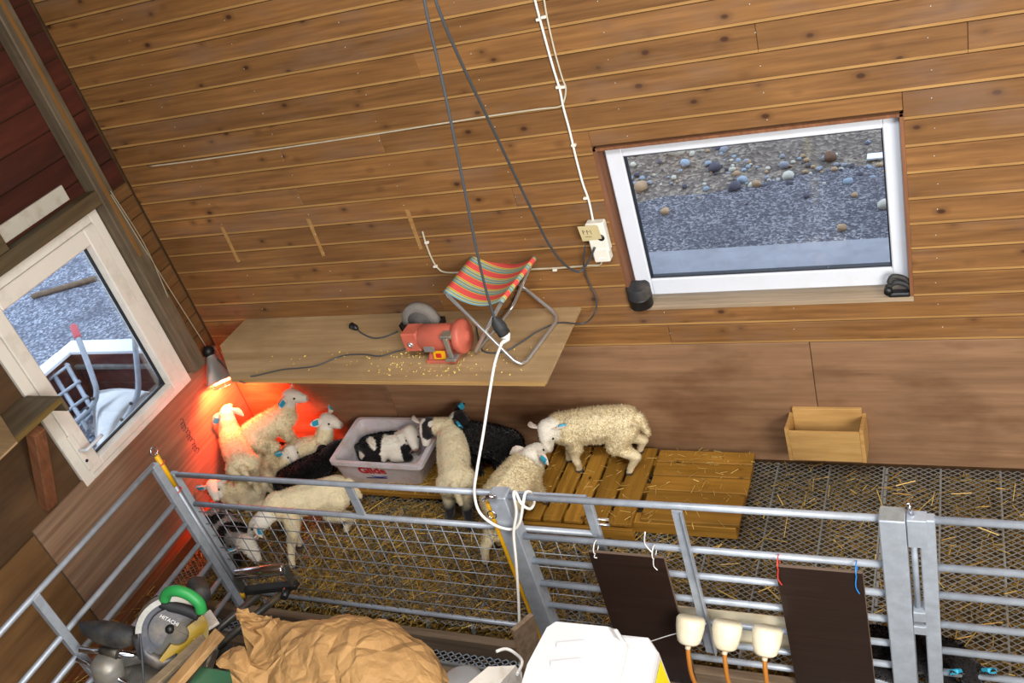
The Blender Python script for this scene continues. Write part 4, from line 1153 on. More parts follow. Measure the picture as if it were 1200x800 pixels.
lamb('cream curly lamb standing at the gate post with its back to the camera', Z(586, 584, .32), Z(612, 552, .33), Z(624, 532, .37), Z(637, 522, .35),
     hind=(Z(572, 662, 0), Z(588, 640, 0)), fore=(Z(624, 596, .1), Z(641, 590, .1)), s=1.06, style='fluffy', tags=(0, 1), seed=14, fur=.011, hairs=22000, fat=1.12, earset=(.85, -.35, -.2))
lamb('white fluffy lamb standing on the wooden pallet sniffing another lamb', Z(731, 494, .37), Z(668, 500, .375), Z(641, 504, .41), Z(641, 526, .33),
     g=.1, hind=(Z(739, 556, .1), Z(751, 531, .1)), fore=(Z(680, 553, .1), Z(668, 541, .1)), s=1.03, style='fluffy', tags=(1, 0), seed=16, fur=.011, hairs=22000, earset=(.8, -.5, -.25), fat=1.02)
lamb('black lamb lying behind the right hand gate with only its tagged ears showing', Z(1137, 788, .13) + Vector((-.34, .09, -.02)), Z(1137, 788, .13) + Vector((-.11, .07, -.015)), Z(1137, 788, .13), Z(1137, 788, .13) + Vector((.01, -.05, -.05)), lying=True, s=.9, style='black', tags=(1, 1), seed=18, fur=.010, earset=(.5, .85, -.1))
# ================================================================== PALLET, BOX, STRAW
PZ = .1
pal = thing('wooden_pallet', (2.7, -.3, 0), 'yellow stained wooden pallet of cross boards lying on the grating', 'pallet')
xe = [2.02, 2.135, 2.245, 2.36, 2.475, 2.60, 2.735]
for i in range(6):
    j = .004 * math.sin(i * 3)
    box('plank', (xe[i] + .009, -.60 + j, PZ - .022), (xe[i + 1] - .009, -.035 + j, PZ), 'pallet', pal, .003)
ye = [-.04, -.135, -.235, -.345, -.435, -.555]
for i in range(5):
    box('plank', (2.745 + .004 * i, ye[i + 1] + .003, PZ - .022 - .002 * (i % 2)), (3.245 + .004 * (i % 3), ye[i] - .003, PZ - .001 * (i % 3)), 'pallet_x', pal, .003)
for y in (-.10, -.31, -.52): box('bearer', (2.04, y - .035, .0025), (3.23, y + .035, PZ - .0245), 'pallet_x', pal, .003)
box('front_board', (2.03, -.622, .012), (2.735, -.602, PZ - .018), 'pallet_x', pal, .003)

BZ = .062
bp = thing('wooden_board', (1.2, -.25, 0), 'hay strewn wooden board under the plastic box', 'board')
for i, (a, b) in enumerate(((-.445, -.30), (-.296, -.16), (-.156, -.02))):
    box('plank', (.80, a, BZ - .03), (1.83, b, BZ), 'pallet_x', bp, .003)
for x in (.9, 1.3, 1.7): box('bearer', (x - .03, -.43, .0025), (x + .03, -.03, BZ - .0305), 'pallet', bp, .002)

b0, b1 = onz(404.5, 564, BZ), onz(494.7, 567.5, BZ)
H_ = .215
r0, r1 = onz(387, 540, BZ + H_), onz(491, 546, BZ + H_)
q0, q1 = onz(420, 489.5, BZ + H_), onz(521, 490.5, BZ + H_)
q0.y = min(q0.y, -.012); q1.y = min(q1.y, -.012)
dep_ = (q0 - r0).length - .06
fx = (b1 - b0).normalized(); fy = Vector((-fx.y, fx.x, 0))
if True:
    bq0 = b0 + fy * .30; bq1 = b1 + fy * .30
crate = thing('plastic_box', ((b0 + bq1) / 2)[:2] + (BZ,), 'white plastic meat box with red lettering holding a lamb', 'box')
lo = [b0, b1, bq1, bq0]; hi = [r0, r1, q1, q0]
cen_lo = sum(lo, Vector()) / 4; cen_hi = sum(hi, Vector()) / 4
def inset(ps, c, d): return [p + (c - p).normalized() * d for p in ps]
def up_(ps, dz): return [p + Vector((0, 0, dz)) for p in ps]
outer_top = hi; inner_top = inset(hi, cen_hi, .022); inner_lo = up_(inset(lo, cen_lo, .02), .012); rimo = [p + (p - cen_hi).normalized() * .014 for p in hi]
loops = [lo, [a.lerp(b, .86) for a, b in zip(lo, hi)], up_([p + (p - cen_hi).normalized() * .010 for p in hi], -.03), up_(rimo, -.026), rimo, inner_top, inner_lo]
def rounded(ps, r=.03, k=3):
    out = []
    n = len(ps)
    for i in range(n):
        p = ps[i]; a = p + (ps[i - 1] - p).normalized() * r; b = p + (ps[(i + 1) % n] - p).normalized() * r
        for j in range(k + 1):
            t = j / k; out.append(a.lerp(p, t).lerp(p.lerp(b, t), t))
    return out
m = MB(); rl = [rounded(l_) for l_ in loops]; n = len(rl[0])
m.add([p for l_ in rl for p in l_], [(i * n + j, i * n + (j + 1) % n, (i + 1) * n + (j + 1) % n, (i + 1) * n + j) for i in range(len(rl) - 1) for j in range(n)] + [tuple(range(n))[::-1], tuple(range((len(rl) - 1) * n, len(rl) * n))])
m.build('box_shell', 'crate', crate)
fn = (r0 - b0).normalized(); fc = ((b0 + b1) / 2).lerp((r0 + r1) / 2, .60) + fx * -.03
out_n = fx.cross(fn); 
if out_n.y > 0: out_n = -out_n
text_mesh('Gilde', .085, frame(fc + out_n * .003 + fn * .01, fx, fn, None), 'print_red', crate, 'lettering', bold=.003)
sw_ = [fc + out_n * .003 + fx * (-.03 + .11 * t) + fn * (-.045 - .012 * math.sin(t * math.pi)) for t in [i / 8 for i in range(9)]]
MB().tube(sw_, [.001 + .003 * math.sin(math.pi * i / 8) for i in range(9)], 5).build('swoosh', 'print_blue', crate)
MB().box((-.07, -.004, 0), (.07, .004, .001), M=frame(fc + out_n * .003 - fn * .066, fx, fn, None)).build('small_print', 'print_blue', crate)

# ---- straw litter over the pen floor
def straw(name, n, region, label, zr=(-.06, .012), L=(.02, .09), r=.0015, seed=5, cols=None, clump=None):
    g = np.random.default_rng(seed)
    P_ = []
    while len(P_) < n:
        x = g.uniform(region[0], region[1]); y = g.uniform(region[2], region[3])
        d = .5 + .5 * mnoise.noise(Vector((x * 3.2, y * 3.2, seed)))
        if clump: d *= clump(x, y)
        if g.random() < d: P_.append((x, y))
    P_ = np.array(P_); a = g.uniform(0, 2 * np.pi, n); tl = g.normal(0, .12, n); ln = g.uniform(L[0], L[1], n)
    z = g.uniform(zr[0], zr[1], n)
    d = np.c_[np.cos(a) * np.cos(tl), np.sin(a) * np.cos(tl), np.sin(tl)]
    s_ = np.cross(d, (0, 0, 1.0)); s_ /= np.linalg.norm(s_, axis=1)[:, None]; u_ = np.cross(s_, d)
    c = np.c_[P_, z]; p0 = c - d * ln[:, None] / 2; p1 = c + d * ln[:, None] / 2 + u_ * g.normal(0, .004, (n, 1))
    w = (r * g.uniform(.6, 1.6, n))[:, None]
    V = np.stack([p0 + s_ * w, p0 - s_ * w * .5 + u_ * w, p0 - s_ * w * .5 - u_ * w, p1 + s_ * w, p1 - s_ * w * .5 + u_ * w, p1 - s_ * w * .5 - u_ * w], 1).reshape(-1, 3)
    V[:, 0] = np.maximum(V[:, 0], .006); V[:, 1] = np.minimum(V[:, 1], -.004)
    b = np.arange(n) * 6
    fs = np.concatenate([np.stack([b, b + 1, b + 4, b + 3], 1), np.stack([b + 1, b + 2, b + 5, b + 4], 1), np.stack([b + 2, b, b + 3, b + 5], 1)])
    me = bpy.data.meshes.new(name); me.from_pydata(V.tolist(), [], fs.tolist())
    cols = cols or [srgb(206, 170, 84), srgb(166, 128, 50), srgb(128, 100, 40), srgb(190, 146, 62), srgb(104, 84, 38)]
    ci = g.integers(0, len(cols), n); cc = np.array([c_[:3] for c_ in cols])[ci] * g.uniform(.75, 1.15, (n, 1))
    at = me.color_attributes.new('col', 'FLOAT_COLOR', 'POINT')
    at.data.foreach_set('color', np.c_[np.repeat(cc, 6, 0), np.ones(n * 6)].astype('f').ravel())
    me.update(); o = link(name, me, 'straw')
    return tag(o, label, 'straw', kind='stuff')
def cl_left(x, y):
    t = 1.0 if x < 2.2 else max(.05, 1 - (x - 2.2) / 1.0)
    if .8 < x < 1.85 and y > -.45: t *= .1
    return t
straw('straw_litter', 42000, (.08, 4.6, -1.22, -.02), 'golden straw litter trodden into the pen grating', clump=cl_left)
straw('straw_stalks', 130, (.3, 4.8, -1.2, -.1), 'loose pale straw stalks lying on top of the pen floor', (.006, .014), (.06, .16), .0016, 8, [srgb(216, 182, 96), srgb(226, 190, 110)])
straw('straw_chaff', 900, (.82, 1.83, -.44, -.03), 'hay chaff scattered on the board around the plastic box', (BZ + .003, BZ + .012), (.015, .06), .0016, 9, [srgb(214, 176, 84), srgb(190, 148, 60)])
straw('straw_chaff', 260, (2.05, 3.25, -.6, -.04), 'straw bits scattered over the yellow pallet', (PZ + .003, PZ + .006), (.01, .06), .0014, 10, [srgb(214, 182, 100), srgb(190, 150, 70)], clump=lambda x, y: 1 if y > -.12 else .35)
straw('sawdust_crumbs', 200, (.7, 2.4, -.57, -.35), 'yellow chaff crumbs sprinkled on the front of the shelf', (SZ + .002, SZ + .004), (.004, .012), .0022, 12, [srgb(226, 200, 110)], clump=lambda x, y: math.exp(-((x - 1.85) / .3) ** 2) + .05)
straw('straw_wisps', 500, (.02, .60, -2.6, -1.28), 'straw wisps gathered along the left wall by the bar gate', (.036, .075), (.03, .12), .0014, 14)

# handwriting on the plywood
m = MB()
a0 = onx(212, 493, .0012); e0 = onx(232, 530, .0012)
dx = (e0 - a0); wob = random.Random(4); pts = []
for i in range(60):
    t = i / 59; base_ = a0.lerp(e0, t); w_ = i * 1.15 + .6 * math.sin(i * .7); amp = .016 * (.35 + abs(math.sin(i * .41 + 1)))
    pts.append(base_ + Vector((0, amp * math.sin(w_), amp * .55 * math.cos(w_) + .004 * wob.random())))
m.tube(smooth_path(pts, 3), .0016, 4)
m.build('handwriting', 'ink', wall_left)

# ================================================================== BENCH BY THE LEFT WALL
bt = thing('wall_bench', (.1, -2.3, .8), 'dusty wooden wall bench on a diagonal brace beside the half door', 'bench')
bz = 1.391; bx = onz(68, 466, bz).x
box('bench_top', (-.008, -4.0, bz - .024), (bx, -1.24, bz), 'bench_dark', bt, .002)
box('front_lipping', (bx, -4.0, bz - .03), (bx + .006, -1.24, bz - .002), 'bench_edge', bt)
box('end_cleat', (0.02, -1.2395, bz - .085), (bx + .004, -1.222, bz - .001), 'bench_dark', bt, .002)
p0 = onx(42, 508, bx - .05); p1 = onx(57, 592, .0)
ax_ = (p1 - p0).normalized(); F = frame(p0, ax_, Vector((0, 1, 0)), None)
MB().box((-.02, -.036, -.028), ((p1 - p0).length, .036, .028), M=F, ch=.003).build('brace', 'brace', bt)
oc = [onz(u, v, bz + .004) for u, v in ((-30, 462), (2, 489), (21, 519), (-6, 545), (-40, 520))]
tag(MB().prism(oc, (0, 0, .010)).build('plywood_offcut', 'shelf_ply'), 'tan plywood offcut lying on the dusty wall bench', 'offcut')

# ================================================================== OUTSIDE THE WINDOW
def stone_mesh(seed, sx, sy, sz):
    bm = bmesh.new(); bmesh.ops.create_icosphere(bm, subdivisions=2, radius=1)
    for v in bm.verts:
        k = 1 + .28 * mnoise.noise(v.co * 1.3 + Vector((seed, 0, 0))) + .1 * mnoise.noise(v.co * 3.5 + Vector((0, seed, 0)))
        v.co = Vector((v.co.x * sx * k, v.co.y * sy * k, v.co.z * sz * k))
    me = bpy.data.meshes.new('stone'); bm.to_mesh(me); bm.free()
    me.polygons.foreach_set('use_smooth', [True] * len(me.polygons)); return me
def gheight(x, y):
    t = min(1, max(0, (y - 2.15 - .12 * math.sin(x * 2.1)) / .6))
    return GZ - .01 + .07 * t + max(0, y - 3) * .12 if y > 1.98 else GZ
def ground_at(u, v):
    p = onz(u, v, GZ)
    for _ in range(8): p = onz(u, v, gheight(p.x, p.y))
    return p
SCOL = {'pale': srgb(206, 200, 184), 'grey': srgb(150, 152, 160), 'tan': srgb(176, 146, 112), 'dark': srgb(84, 80, 92), 'blue': srgb(150, 166, 180), 'brown': srgb(120, 88, 66)}
for k_, c_ in SCOL.items(): plain('stone_' + k_, c_, .85, var=.2, vscale=14, bump=.3)
big = [(793, 180, 12, 'pale', 'large pale boulder near the top left corner of the window view'), (752, 222, 9, 'tan', 'rounded tan stone at the left edge of the window view'),
       (803, 193, 6, 'blue', 'small blue grey stone just below the large pale boulder'), (838, 199, 8, 'dark', 'dark stone among pebbles left of the window middle'), (849, 178, 6, 'grey', 'grey stone behind the dark one at the top of the window view'),
       (924, 209, 7, 'pale', 'pale stone in the middle of the pebble band outside'), (973, 187, 8, 'brown', 'brown stone high on the soil bank at the right'), (919, 196, 6, 'grey', 'flat grey stone above the pale middle stone'),
       (780, 250, 6, 'tan', 'lone tan pebble on the dark gravel at the left'), (987, 269, 6, 'tan', 'lone tan pebble close to the concrete strip'), (1037, 243, 8, 'pale', 'white stone against the right edge of the glass'),
       (994, 215, 6, 'blue', 'pale blue stone on the right of the gravel'), (870, 213, 6, 'blue', 'blue grey pebble at the front of the pebble band'), (861, 222, 8, 'dark', 'dark flat stone at the front of the pebble band'), (887, 218, 6, 'tan', 'yellowish stone among the front pebbles')]
for i, (u, v, r, c_, lab) in enumerate(big):
    p = ground_at(u, v); k_ = r / 1108.7 * (p - Vector(CC)).length * 1.0
    o = link('stone', stone_mesh(i * 3.7, k_, k_ * .85, k_ * .7), 'stone_' + c_); o.location = p + Vector((0, 0, k_ * .45)); o.rotation_euler.z = i * 1.3
    tag(o, lab, 'stone', 'stones outside the window')
sr = random.Random(12); shared = [stone_mesh(50 + i, 1, .85, .65) for i in range(5)]
cols_ = list(SCOL)
for mi_, me in enumerate(shared): me.materials.append(MATS['stone_' + cols_[mi_ % len(cols_)]])
for i in range(110):
    u = sr.uniform(735, 1040); v = sr.gauss(208, 13) - (u - 740) * .03
    if v < 160 or v > 262: continue
    p = ground_at(u, v); k_ = sr.uniform(1.6, 4.6) / 1108.7 * (p - Vector(CC)).length
    o = bpy.data.objects.new('pebble', shared[i % 5]); COL.objects.link(o); o.scale = (k_, k_, k_); o.location = p + Vector((0, 0, k_ * .4)); o.rotation_euler.z = sr.uniform(0, 6)
    tag(o, 'small %s pebble among the loose stones outside the window' % cols_[i % 5], 'pebble', 'loose pebbles outside the window')
p = ground_at(1026, 187); o = box('plastic_scrap', p + Vector((-.05, -.04, .02)), p + Vector((.05, .04, .03)), 'white_cap'); tag(o, 'flat white scrap lying on the soil bank at the right', 'scrap')

# ================================================================== OUTSIDE THE HALF DOOR
GD = -.02
WZ = .42
cn = onz(80, 410, WZ)
bx_ = thing('timber_enclosure', (cn.x + .5, cn.y - .6, GD), 'low dark red timber enclosure with white capping outside the half door', 'enclosure')
box('side_wall', (cn.x - .03, cn.y - 1.9, GD), (cn.x + .03, cn.y + .03, WZ - .02), 'dark_red', bx_, .004)
for i in range(3): box('plank', (cn.x + .03, cn.y - .03, GD + .02 + i * .135), (cn.x + 2.0, cn.y + .03, GD + .145 + i * .135), 'dark_red', bx_, .004)
box('white_cap', (cn.x - .08, cn.y - .04, WZ - .019), (cn.x + 2.0, cn.y + .12, WZ + .01), 'white_cap', bx_, .004)
box('white_cap', (cn.x - .09, cn.y - 1.9, WZ - .019), (cn.x + .06, cn.y - .041, WZ + .009), 'white_cap', bx_, .004)
box('ledge', (cn.x + .035, cn.y - .06, WZ - .15), (cn.x + 2.0, cn.y - .0305, WZ - .115), 'zinc_dull', bx_, .003)
# wheelbarrow standing on its nose inside
wbx = thing('wheelbarrow', (cn.x + .8, cn.y - .6, GD), 'galvanised wheelbarrow with a pink handle grip parked outside the half door', 'wheelbarrow')
ta, tb = onz(111, 459, .30), onz(176, 459, .30); tc_, td = onz(170, 500, .05), onz(118, 545, .05)
vs = []; fs = []
for j in range(9):
    t = j / 8
    for i in range(9):
        s_ = i / 8; p = ta.lerp(tb, s_).lerp(td.lerp(tc_, s_), t); p = p + Vector((0, 0, .06 * math.sin(math.pi * t) + .03 * math.sin(math.pi * s_))); vs.append(p)
for j in range(8):
    for i in range(8): a = j * 9 + i; fs.append((a, a + 1, a + 10, a + 9))
me = bpy.data.meshes.new('tray'); me.from_pydata([tuple(v) for v in vs], [], fs); me.polygons.foreach_set('use_smooth', [True] * len(fs)); me.update()
tr_ = link('tray', me, 'alu', wbx); sd = tr_.modifiers.new('t', 'SOLIDIFY'); sd.thickness = .004
hA = smooth_path([onz(86, 382, .80), onz(97, 410, .66), onz(108, 440, .50), onz(113, 458, .40), onz(110, 472, .33), onz(98, 486, .30), onz(78, 503, .28)], 5)
hB = smooth_path([onz(157, 385, .78), onz(159, 410, .64), onz(162, 445, .46), onz(161, 462, .38), onz(153, 480, .32), onz(135, 508, .24), onz(122, 530, .18)], 5)
MB().tube(hA, .020, 10).build('handle_tube', 'zinc', wbx); MB().tube(hB, .020, 10).build('handle_tube', 'zinc', wbx)
e = hA[0]; d = (hA[0] - hA[3]).normalized(); MB().tube([e - d * .10, e - d * .09, e, e + d * .01], [.024, .026, .026, .018], 12).build('grip', 'pink', wbx)
for pth in (hA, hB):
    for k_ in (18, 22): MB().lathe([(.012, 0), (.012, .012), (0, .014)], pth[k_] + Vector((0, -.02, .012)), (0, -.7, .7), 8).build('bolt', 'steel_dark', wbx)
# small galvanised gate leaning inside the enclosure
gg = thing('sheep_hurdle', (cn.x + .2, cn.y - .5, GD), 'galvanised hurdle leaning inside the enclosure left of the wheelbarrow', 'hurdle')
def gp(u, v, z): return onz(u, v, z)
for a, b in (((62, 437, .36), (104, 505, .16)), ((78, 427, .38), (112, 487, .2)), ((56, 448, .34), (92, 512, .12))): tube('stile', [gp(*a), gp(*b)], .018, 'zinc', gg, 8)
for a, b in (((50, 450, .34), (82, 427, .38)), ((60, 470, .28), (94, 446, .33)), ((70, 488, .22), (103, 464, .28)), ((84, 508, .15), (112, 482, .21))): tube('rail', [gp(*a), gp(*b)], .014, 'zinc', gg, 8)
pa, pb = onz(38, 347, GD + .03), onz(112, 326, GD + .03)
tag(tube('wooden_pole', [pa, pb], .03, 'timber_grey'), 'thin brown pole lying on the gravel outside the half door', 'pole')

# ================================================================== FOREGROUND: SAW STAND, SAW, SACK, TUB
def dep(u, v, d): return Vector(CC + ray(u, v) * d)
# ---- saw stand with roller
SH = .50
sc_ = dep(185, 775, 4.12)                                   # centre of the saw table
sx, sy_ = sc_.x, sc_.y; SH = sc_.z - .02
ra, rb = dep(273, 667, 4.22), dep(336, 673, 4.20)
rz = (ra.z + rb.z) / 2; ra.z = rb.z = rz
ss = thing('saw_stand', (sx, sy_, AISLE), 'grey steel saw stand with a chrome roller support at its end', 'stand')
rd = (rb - ra).normalized(); rn = Vector((-rd.y, rd.x, 0))
MB().lathe([(0, 0), (.024, 0), (.026, .003), (.026, (rb - ra).length - .003), (.024, (rb - ra).length), (0, (rb - ra).length)], ra, rd, 24).build('roller', 'chrome', ss)
for p, s_ in ((ra, -1), (rb, 1)):
    MB().prism([p + rd * s_ * .004 + rn * x + UP * z for x, z in ((-.02, -.10), (.02, -.10), (.022, -.01), (0, .012), (-.022, -.01))], rd * s_ * .008).build('roller_bracket', 'steel_dark', ss)
mid = (ra + rb) / 2 - UP * .10
MB().box((-.12, -.02, -.02), (.14, .02, .01), M=frame(mid, rd, rn, None), ch=.004).build('roller_beam', 'black', ss)
fdir = (Vector((sx, sy_, SH)) - mid); fdir.z = 0; fdir.normalize()
for off in (-.055, .075):
    st0 = mid + rd * off - UP * .03
    e_ = Vector((sx, sy_, SH - .09)) + rd * (off * .8)
    MB().tube([st0, e_], .017, 8).build('frame_tube', 'steel_dark', ss)
MB().tube([mid + rd * .10 + rn * -.03, mid + rd * .10 + rn * -.075], [.02, .016], 10).build('clamp_knob', 'black', ss)
for a_, b_ in ((-.22, -.18), (.22, -.18), (-.22, .18), (.22, .18)):
    MB().tube([Vector((sx + a_ * .7, sy_ + b_ * .7, SH - .085)), Vector((sx + a_ * 1.25, sy_ + b_ * 1.25, AISLE + .003))], .016, 8).build('leg', 'steel_dark', ss)
box('stand_plate', (sx - .24, sy_ - .2, SH - .10), (sx + .24, sy_ + .2, SH - .072), 'steel_dark', ss, .004)

# ---- mitre saw; local frame: bx along its fence, by towards its front
saw = thing('mitre_saw', (sx, sy_, SH - .07), 'sliding mitre saw with a green handle and yellow blade guard', 'saw')
ang = math.radians(20)
S0 = Matrix.Translation((sx, sy_, SH - .07)) @ Matrix.Rotation(ang, 4, 'Z')
def sm(m, name, mat, par=saw): 
    m.v = [tuple(S0 @ Vector(v)) for v in m.v]; return m.build(name, mat, par)
m = MB(); m.box((-.23, -.13, 0), (.23, .13, .055), ch=.008); sm(m, 'base', 'alu_cast')
m = MB(); m.lathe([(.0, .06), (.15, .06), (.155, .055), (.155, .0)], (0, -.02, 0), (0, 0, 1), 32); m.box((-.05, -.26, .01), (.05, -.1, .055), ch=.006); sm(m, 'turntable', 'alu_cast')
m = MB(); m.box((.03, .03, .06), (.26, .05, .135), ch=.004); sm(m, 'fence', 'alu')
m = MB(); m.box((-.26, .03, .06), (-.03, .05, .135), ch=.004); sm(m, 'fence', 'alu')
# everything else is aimed by sight lines at its distance
SD = 4.0
g_c = dep(199, 736, SD)                                       # centre of the upper guard disc
nrm = (Vector(CC) - g_c).normalized(); nrm = (nrm + Vector((.15, -.25, -.15))).normalized()
uu = (dep(226, 752, SD) - g_c); uu = (uu - nrm * uu.dot(nrm)).normalized(); vv = nrm.cross(uu)
if vv.z < 0: vv = -vv
def disc(a0, a1, r0, r1, t0, t1, n=26):
    m = MB(); P_ = []
    for i in range(n + 1):
        a = math.radians(a0 + (a1 - a0) * i / n); P_.append(g_c + (uu * math.cos(a) + vv * math.sin(a)) * r1 + nrm * t0)
    for i in range(n, -1, -1):
        a = math.radians(a0 + (a1 - a0) * i / n); P_.append(g_c + (uu * math.cos(a) + vv * math.sin(a)) * r0 + nrm * t0)
    m.prism(P_, nrm * (t1 - t0)); return m
up_g = disc(55, 268, .012, .128, -.05, -.012).build('upper_guard', 'saw_grey', saw)
disc(60, 215, .112, .136, -.055, .012).build('guard_rim', 'alu_cast', up_g)
disc(70, 275, .02, .085, -.012, .012).build('gear_cover', 'saw_grey', up_g)
disc(0, 359, .012, .122, -.034, -.030, 40).build('blade', 'steel_dark', saw)
g_old = g_c; g_c = g_c + uu * .045 - vv * .01
disc(-95, 70, .045, .125, -.05, -.004).build('lower_guard', 'guard_yellow', saw)
g_c = g_old
MB().lathe([(0, .03), (.016, .03), (.018, .0), (.018, -.01)], g_c, nrm, 12).build('arbor_bolt', 'black', saw)
text_mesh('HITACHI', .022, frame(g_c + vv * .03 + nrm * .0135 + uu * -.022, uu, vv, None), 'tie_white', saw, 'lettering')
hd = smooth_path([dep(193, 702, SD - .02), dep(197, 694, SD - .04), dep(208, 692, SD - .06), dep(222, 697, SD - .06), dep(233, 706, SD - .05), dep(236, 716, SD - .03)], 5)
MB().tube(hd, .024, 12).build('handle', 'green_grip', saw)
MB().tube(smooth_path([dep(190, 706, SD), dep(200, 710, SD), dep(216, 714, SD), dep(233, 721, SD)], 4), .024, 10).build('handle_bracket', 'black_dusty', saw)
MB().tube([dep(178, 722, SD + .06), dep(176, 708, SD + .06), dep(186, 702, SD + .06)], .022, 8).build('head_arm', 'black_dusty', saw)
ml = [dep(232, 692, SD + .09), dep(240, 700, SD + .09)]
MB().lathe([(0, 0), (.04, 0), (.045, .02), (.045, .11), (.035, .13), (0, .13)], dep(236, 700, SD + .10), -nrm + Vector((0, 0, .3)), 18).build('motor', 'black_dusty', saw)
# dust bag
db = [(93, 729, .006), (102, 735, .03), (118, 740, .05), (138, 744, .055), (152, 744, .045), (160, 742, .03)]
pts = smooth_path([dep(u, v, SD + .05) for u, v, r in db], 4)
rr_ = np.interp(np.linspace(0, 5, len(pts)), range(6), [r for _, _, r in db]).tolist()
MB().tube(pts, rr_, 12).build('dust_bag', 'black_dusty', saw)
for a_, b_, r in (((94, 761), (165, 768), .015), ((90, 772), (150, 800), .012), ((120, 762), (140, 766), .026)):
    MB().tube([dep(a_[0], a_[1], SD + .08), dep(b_[0], b_[1], SD + .05)], r, 10).build('slide_rail', 'chrome' if r < .02 else 'steel_dark', saw)
MB().tube([dep(163, 744, SD), dep(170, 765, SD + .02), dep(190, 778, SD + .02), dep(210, 770, SD + .02)], [.03, .035, .032, .025], 10).build('hinge_arm', 'saw_grey', saw)
MB().tube(smooth_path([dep(163, 735, SD - .02), dep(166, 765, SD - .05), dep(168, 800, SD - .06), dep(166, 830, SD - .05)], 4), .0045, 6).build('saw_cord', 'cable_black', saw)
m = MB(); m.lathe([(.0, .0), (.06, .0), (.065, .015), (.065, .10), (.05, .125), (0, .13)], dep(130, 795, SD + .1), Vector((.3, .1, 1)), 18); m.build('motor_end', 'alu_cast', saw)

# lumber on the saw
def plank_px(name, a, b, w, t, mat, label, d0, d1, roll=.0):
    p0 = dep(a[0], a[1], d0); p1 = dep(b[0], b[1], d1); x = (p1 - p0); F = frame(p0, x, UP.cross(x) + UP * roll, None)
    return tag(MB().box((0, -w / 2, -t / 2), (x.length, w / 2, t / 2), M=F, ch=.002).build(name, mat), label, 'wood')
plank_px('lumber_piece', (258, 741), (196, 812), .055, .03, 'lumber', 'pale wood offcut lying across the mitre saw table', 3.93, 3.83)
plank_px('lumber_piece', (240, 747), (168, 812), .05, .02, 'trim_pale', 'greyish wood strip beside the pale offcut on the saw', 4.0, 3.9)
plank_px('painted_plank', (252, 722), (222, 742), .11, .012, 'white_wood', 'white painted board end sticking up behind the saw guard', 4.13, 4.08)
gbx = dep(248, 808, 3.85)
tag(box('green_case', (gbx.x - .14, gbx.y - .1, gbx.z - .14), (gbx.x + .16, gbx.y + .1, gbx.z), 'green_box', None, .01), 'green tool case between the saw and the paper sack', 'case')
pz0 = gbx.z - .1405
sup = thing('sawhorse', (gbx.x + .3, gbx.y - .05, AISLE), 'low wooden trestle table under the paper sack', 'trestle')
# ---- paper sack
kc = dep(400, 790, 3.62)
TZ = kc.z - .21
m = MB()
ex = (dep(520, 812, 3.62) - dep(270, 790, 3.62)); ex.z = 0; ex.normalize(); ey = Vector((-ex.y, ex.x, 0))
for t, r, dy, dz in ((-.24, .17, .05, .03), (-.14, .20, .03, .03), (-.02, .225, .01, .015), (.08, .235, -.02, .0), (.18, .215, -.06, -.03)):
    capsule(m, kc + ex * t + ey * dy + UP * dz - UP * .03, r, kc + ex * (t + .08) + ey * (dy - .12) + UP * (dz - .06), r, 16)
n0 = dep(290, 722, 3.74); capsule(m, kc + ex * -.18 + ey * .06 + UP * .03, .13, n0 - UP * .03, .055, 14)
capsule(m, n0 - UP * .03, .055, n0 + ex * -.02 + UP * .0, .048, 14)
f2 = dep(272, 775, 3.55); capsule(m, kc + ex * -.22 + ey * -.08 - UP * .04, .12, f2, .06, 14)
me = remesh(m, .009, 14)
bm = bmesh.new(); bm.from_mesh(me)
bm.normal_update()
for v in bm.verts:
    c = v.co
    cw = c + Vector((mnoise.noise(c * 4), mnoise.noise(c * 4 + Vector((5, 0, 0))), 0)) * .06
    w1 = mnoise.voronoi(cw * 4.0)[0]; ridge = min(.22, w1[1] - w1[0])
    w2 = mnoise.voronoi(cw * 9 + Vector((3, 1, 2)))[0]; r2 = min(.2, w2[1] - w2[0])
    near = math.exp(-((c - n0).length / .22) ** 2) + math.exp(-((c - f2).length / .2) ** 2)
    pleat = abs(math.sin(math.atan2((c - n0).dot(ey), (c - n0).z + .02) * 7)) * near
    v.co = c + v.normal * (.055 * (ridge - .1) + .02 * (r2 - .1) + .012 * mnoise.noise(c * 6) - .022 * pleat)
    if v.co.z < TZ + .002: v.co.z = TZ + .002
bm.to_mesh(me); bm.free(); me.update()
tmp = bpy.data.objects.new('tmp', me); COL.objects.link(tmp); dm = tmp.modifiers.new('d', 'DECIMATE'); dm.ratio = min(1, 1500 / max(1, len(me.polygons) * 2))
bpy.context.view_layer.update(); me2 = bpy.data.meshes.new_from_object(tmp.evaluated_get(bpy.context.evaluated_depsgraph_get())); bpy.data.objects.remove(tmp, do_unlink=True); me = me2
me.polygons.foreach_set('use_smooth', [False] * len(me.polygons)); me.update()
sk_ = tag(link('paper_sack', me, 'paper'), 'crumpled brown paper sack filling the lower left foreground', 'sack')
tt = [kc.x - .45, kc.x + .34, kc.y - .42, kc.y + .22]
box('table_top', (tt[0], tt[2], TZ - .03), (tt[1], tt[3], TZ), 'timber_grey', sup, .003)
for x in (tt[0] + .06, tt[1] - .06):
    for y in (tt[2] + .06, tt[3] - .06): box('leg', (x - .03, y - .03, AISLE), (x + .03, y + .03, TZ - .031), 'timber_grey', sup, .003)

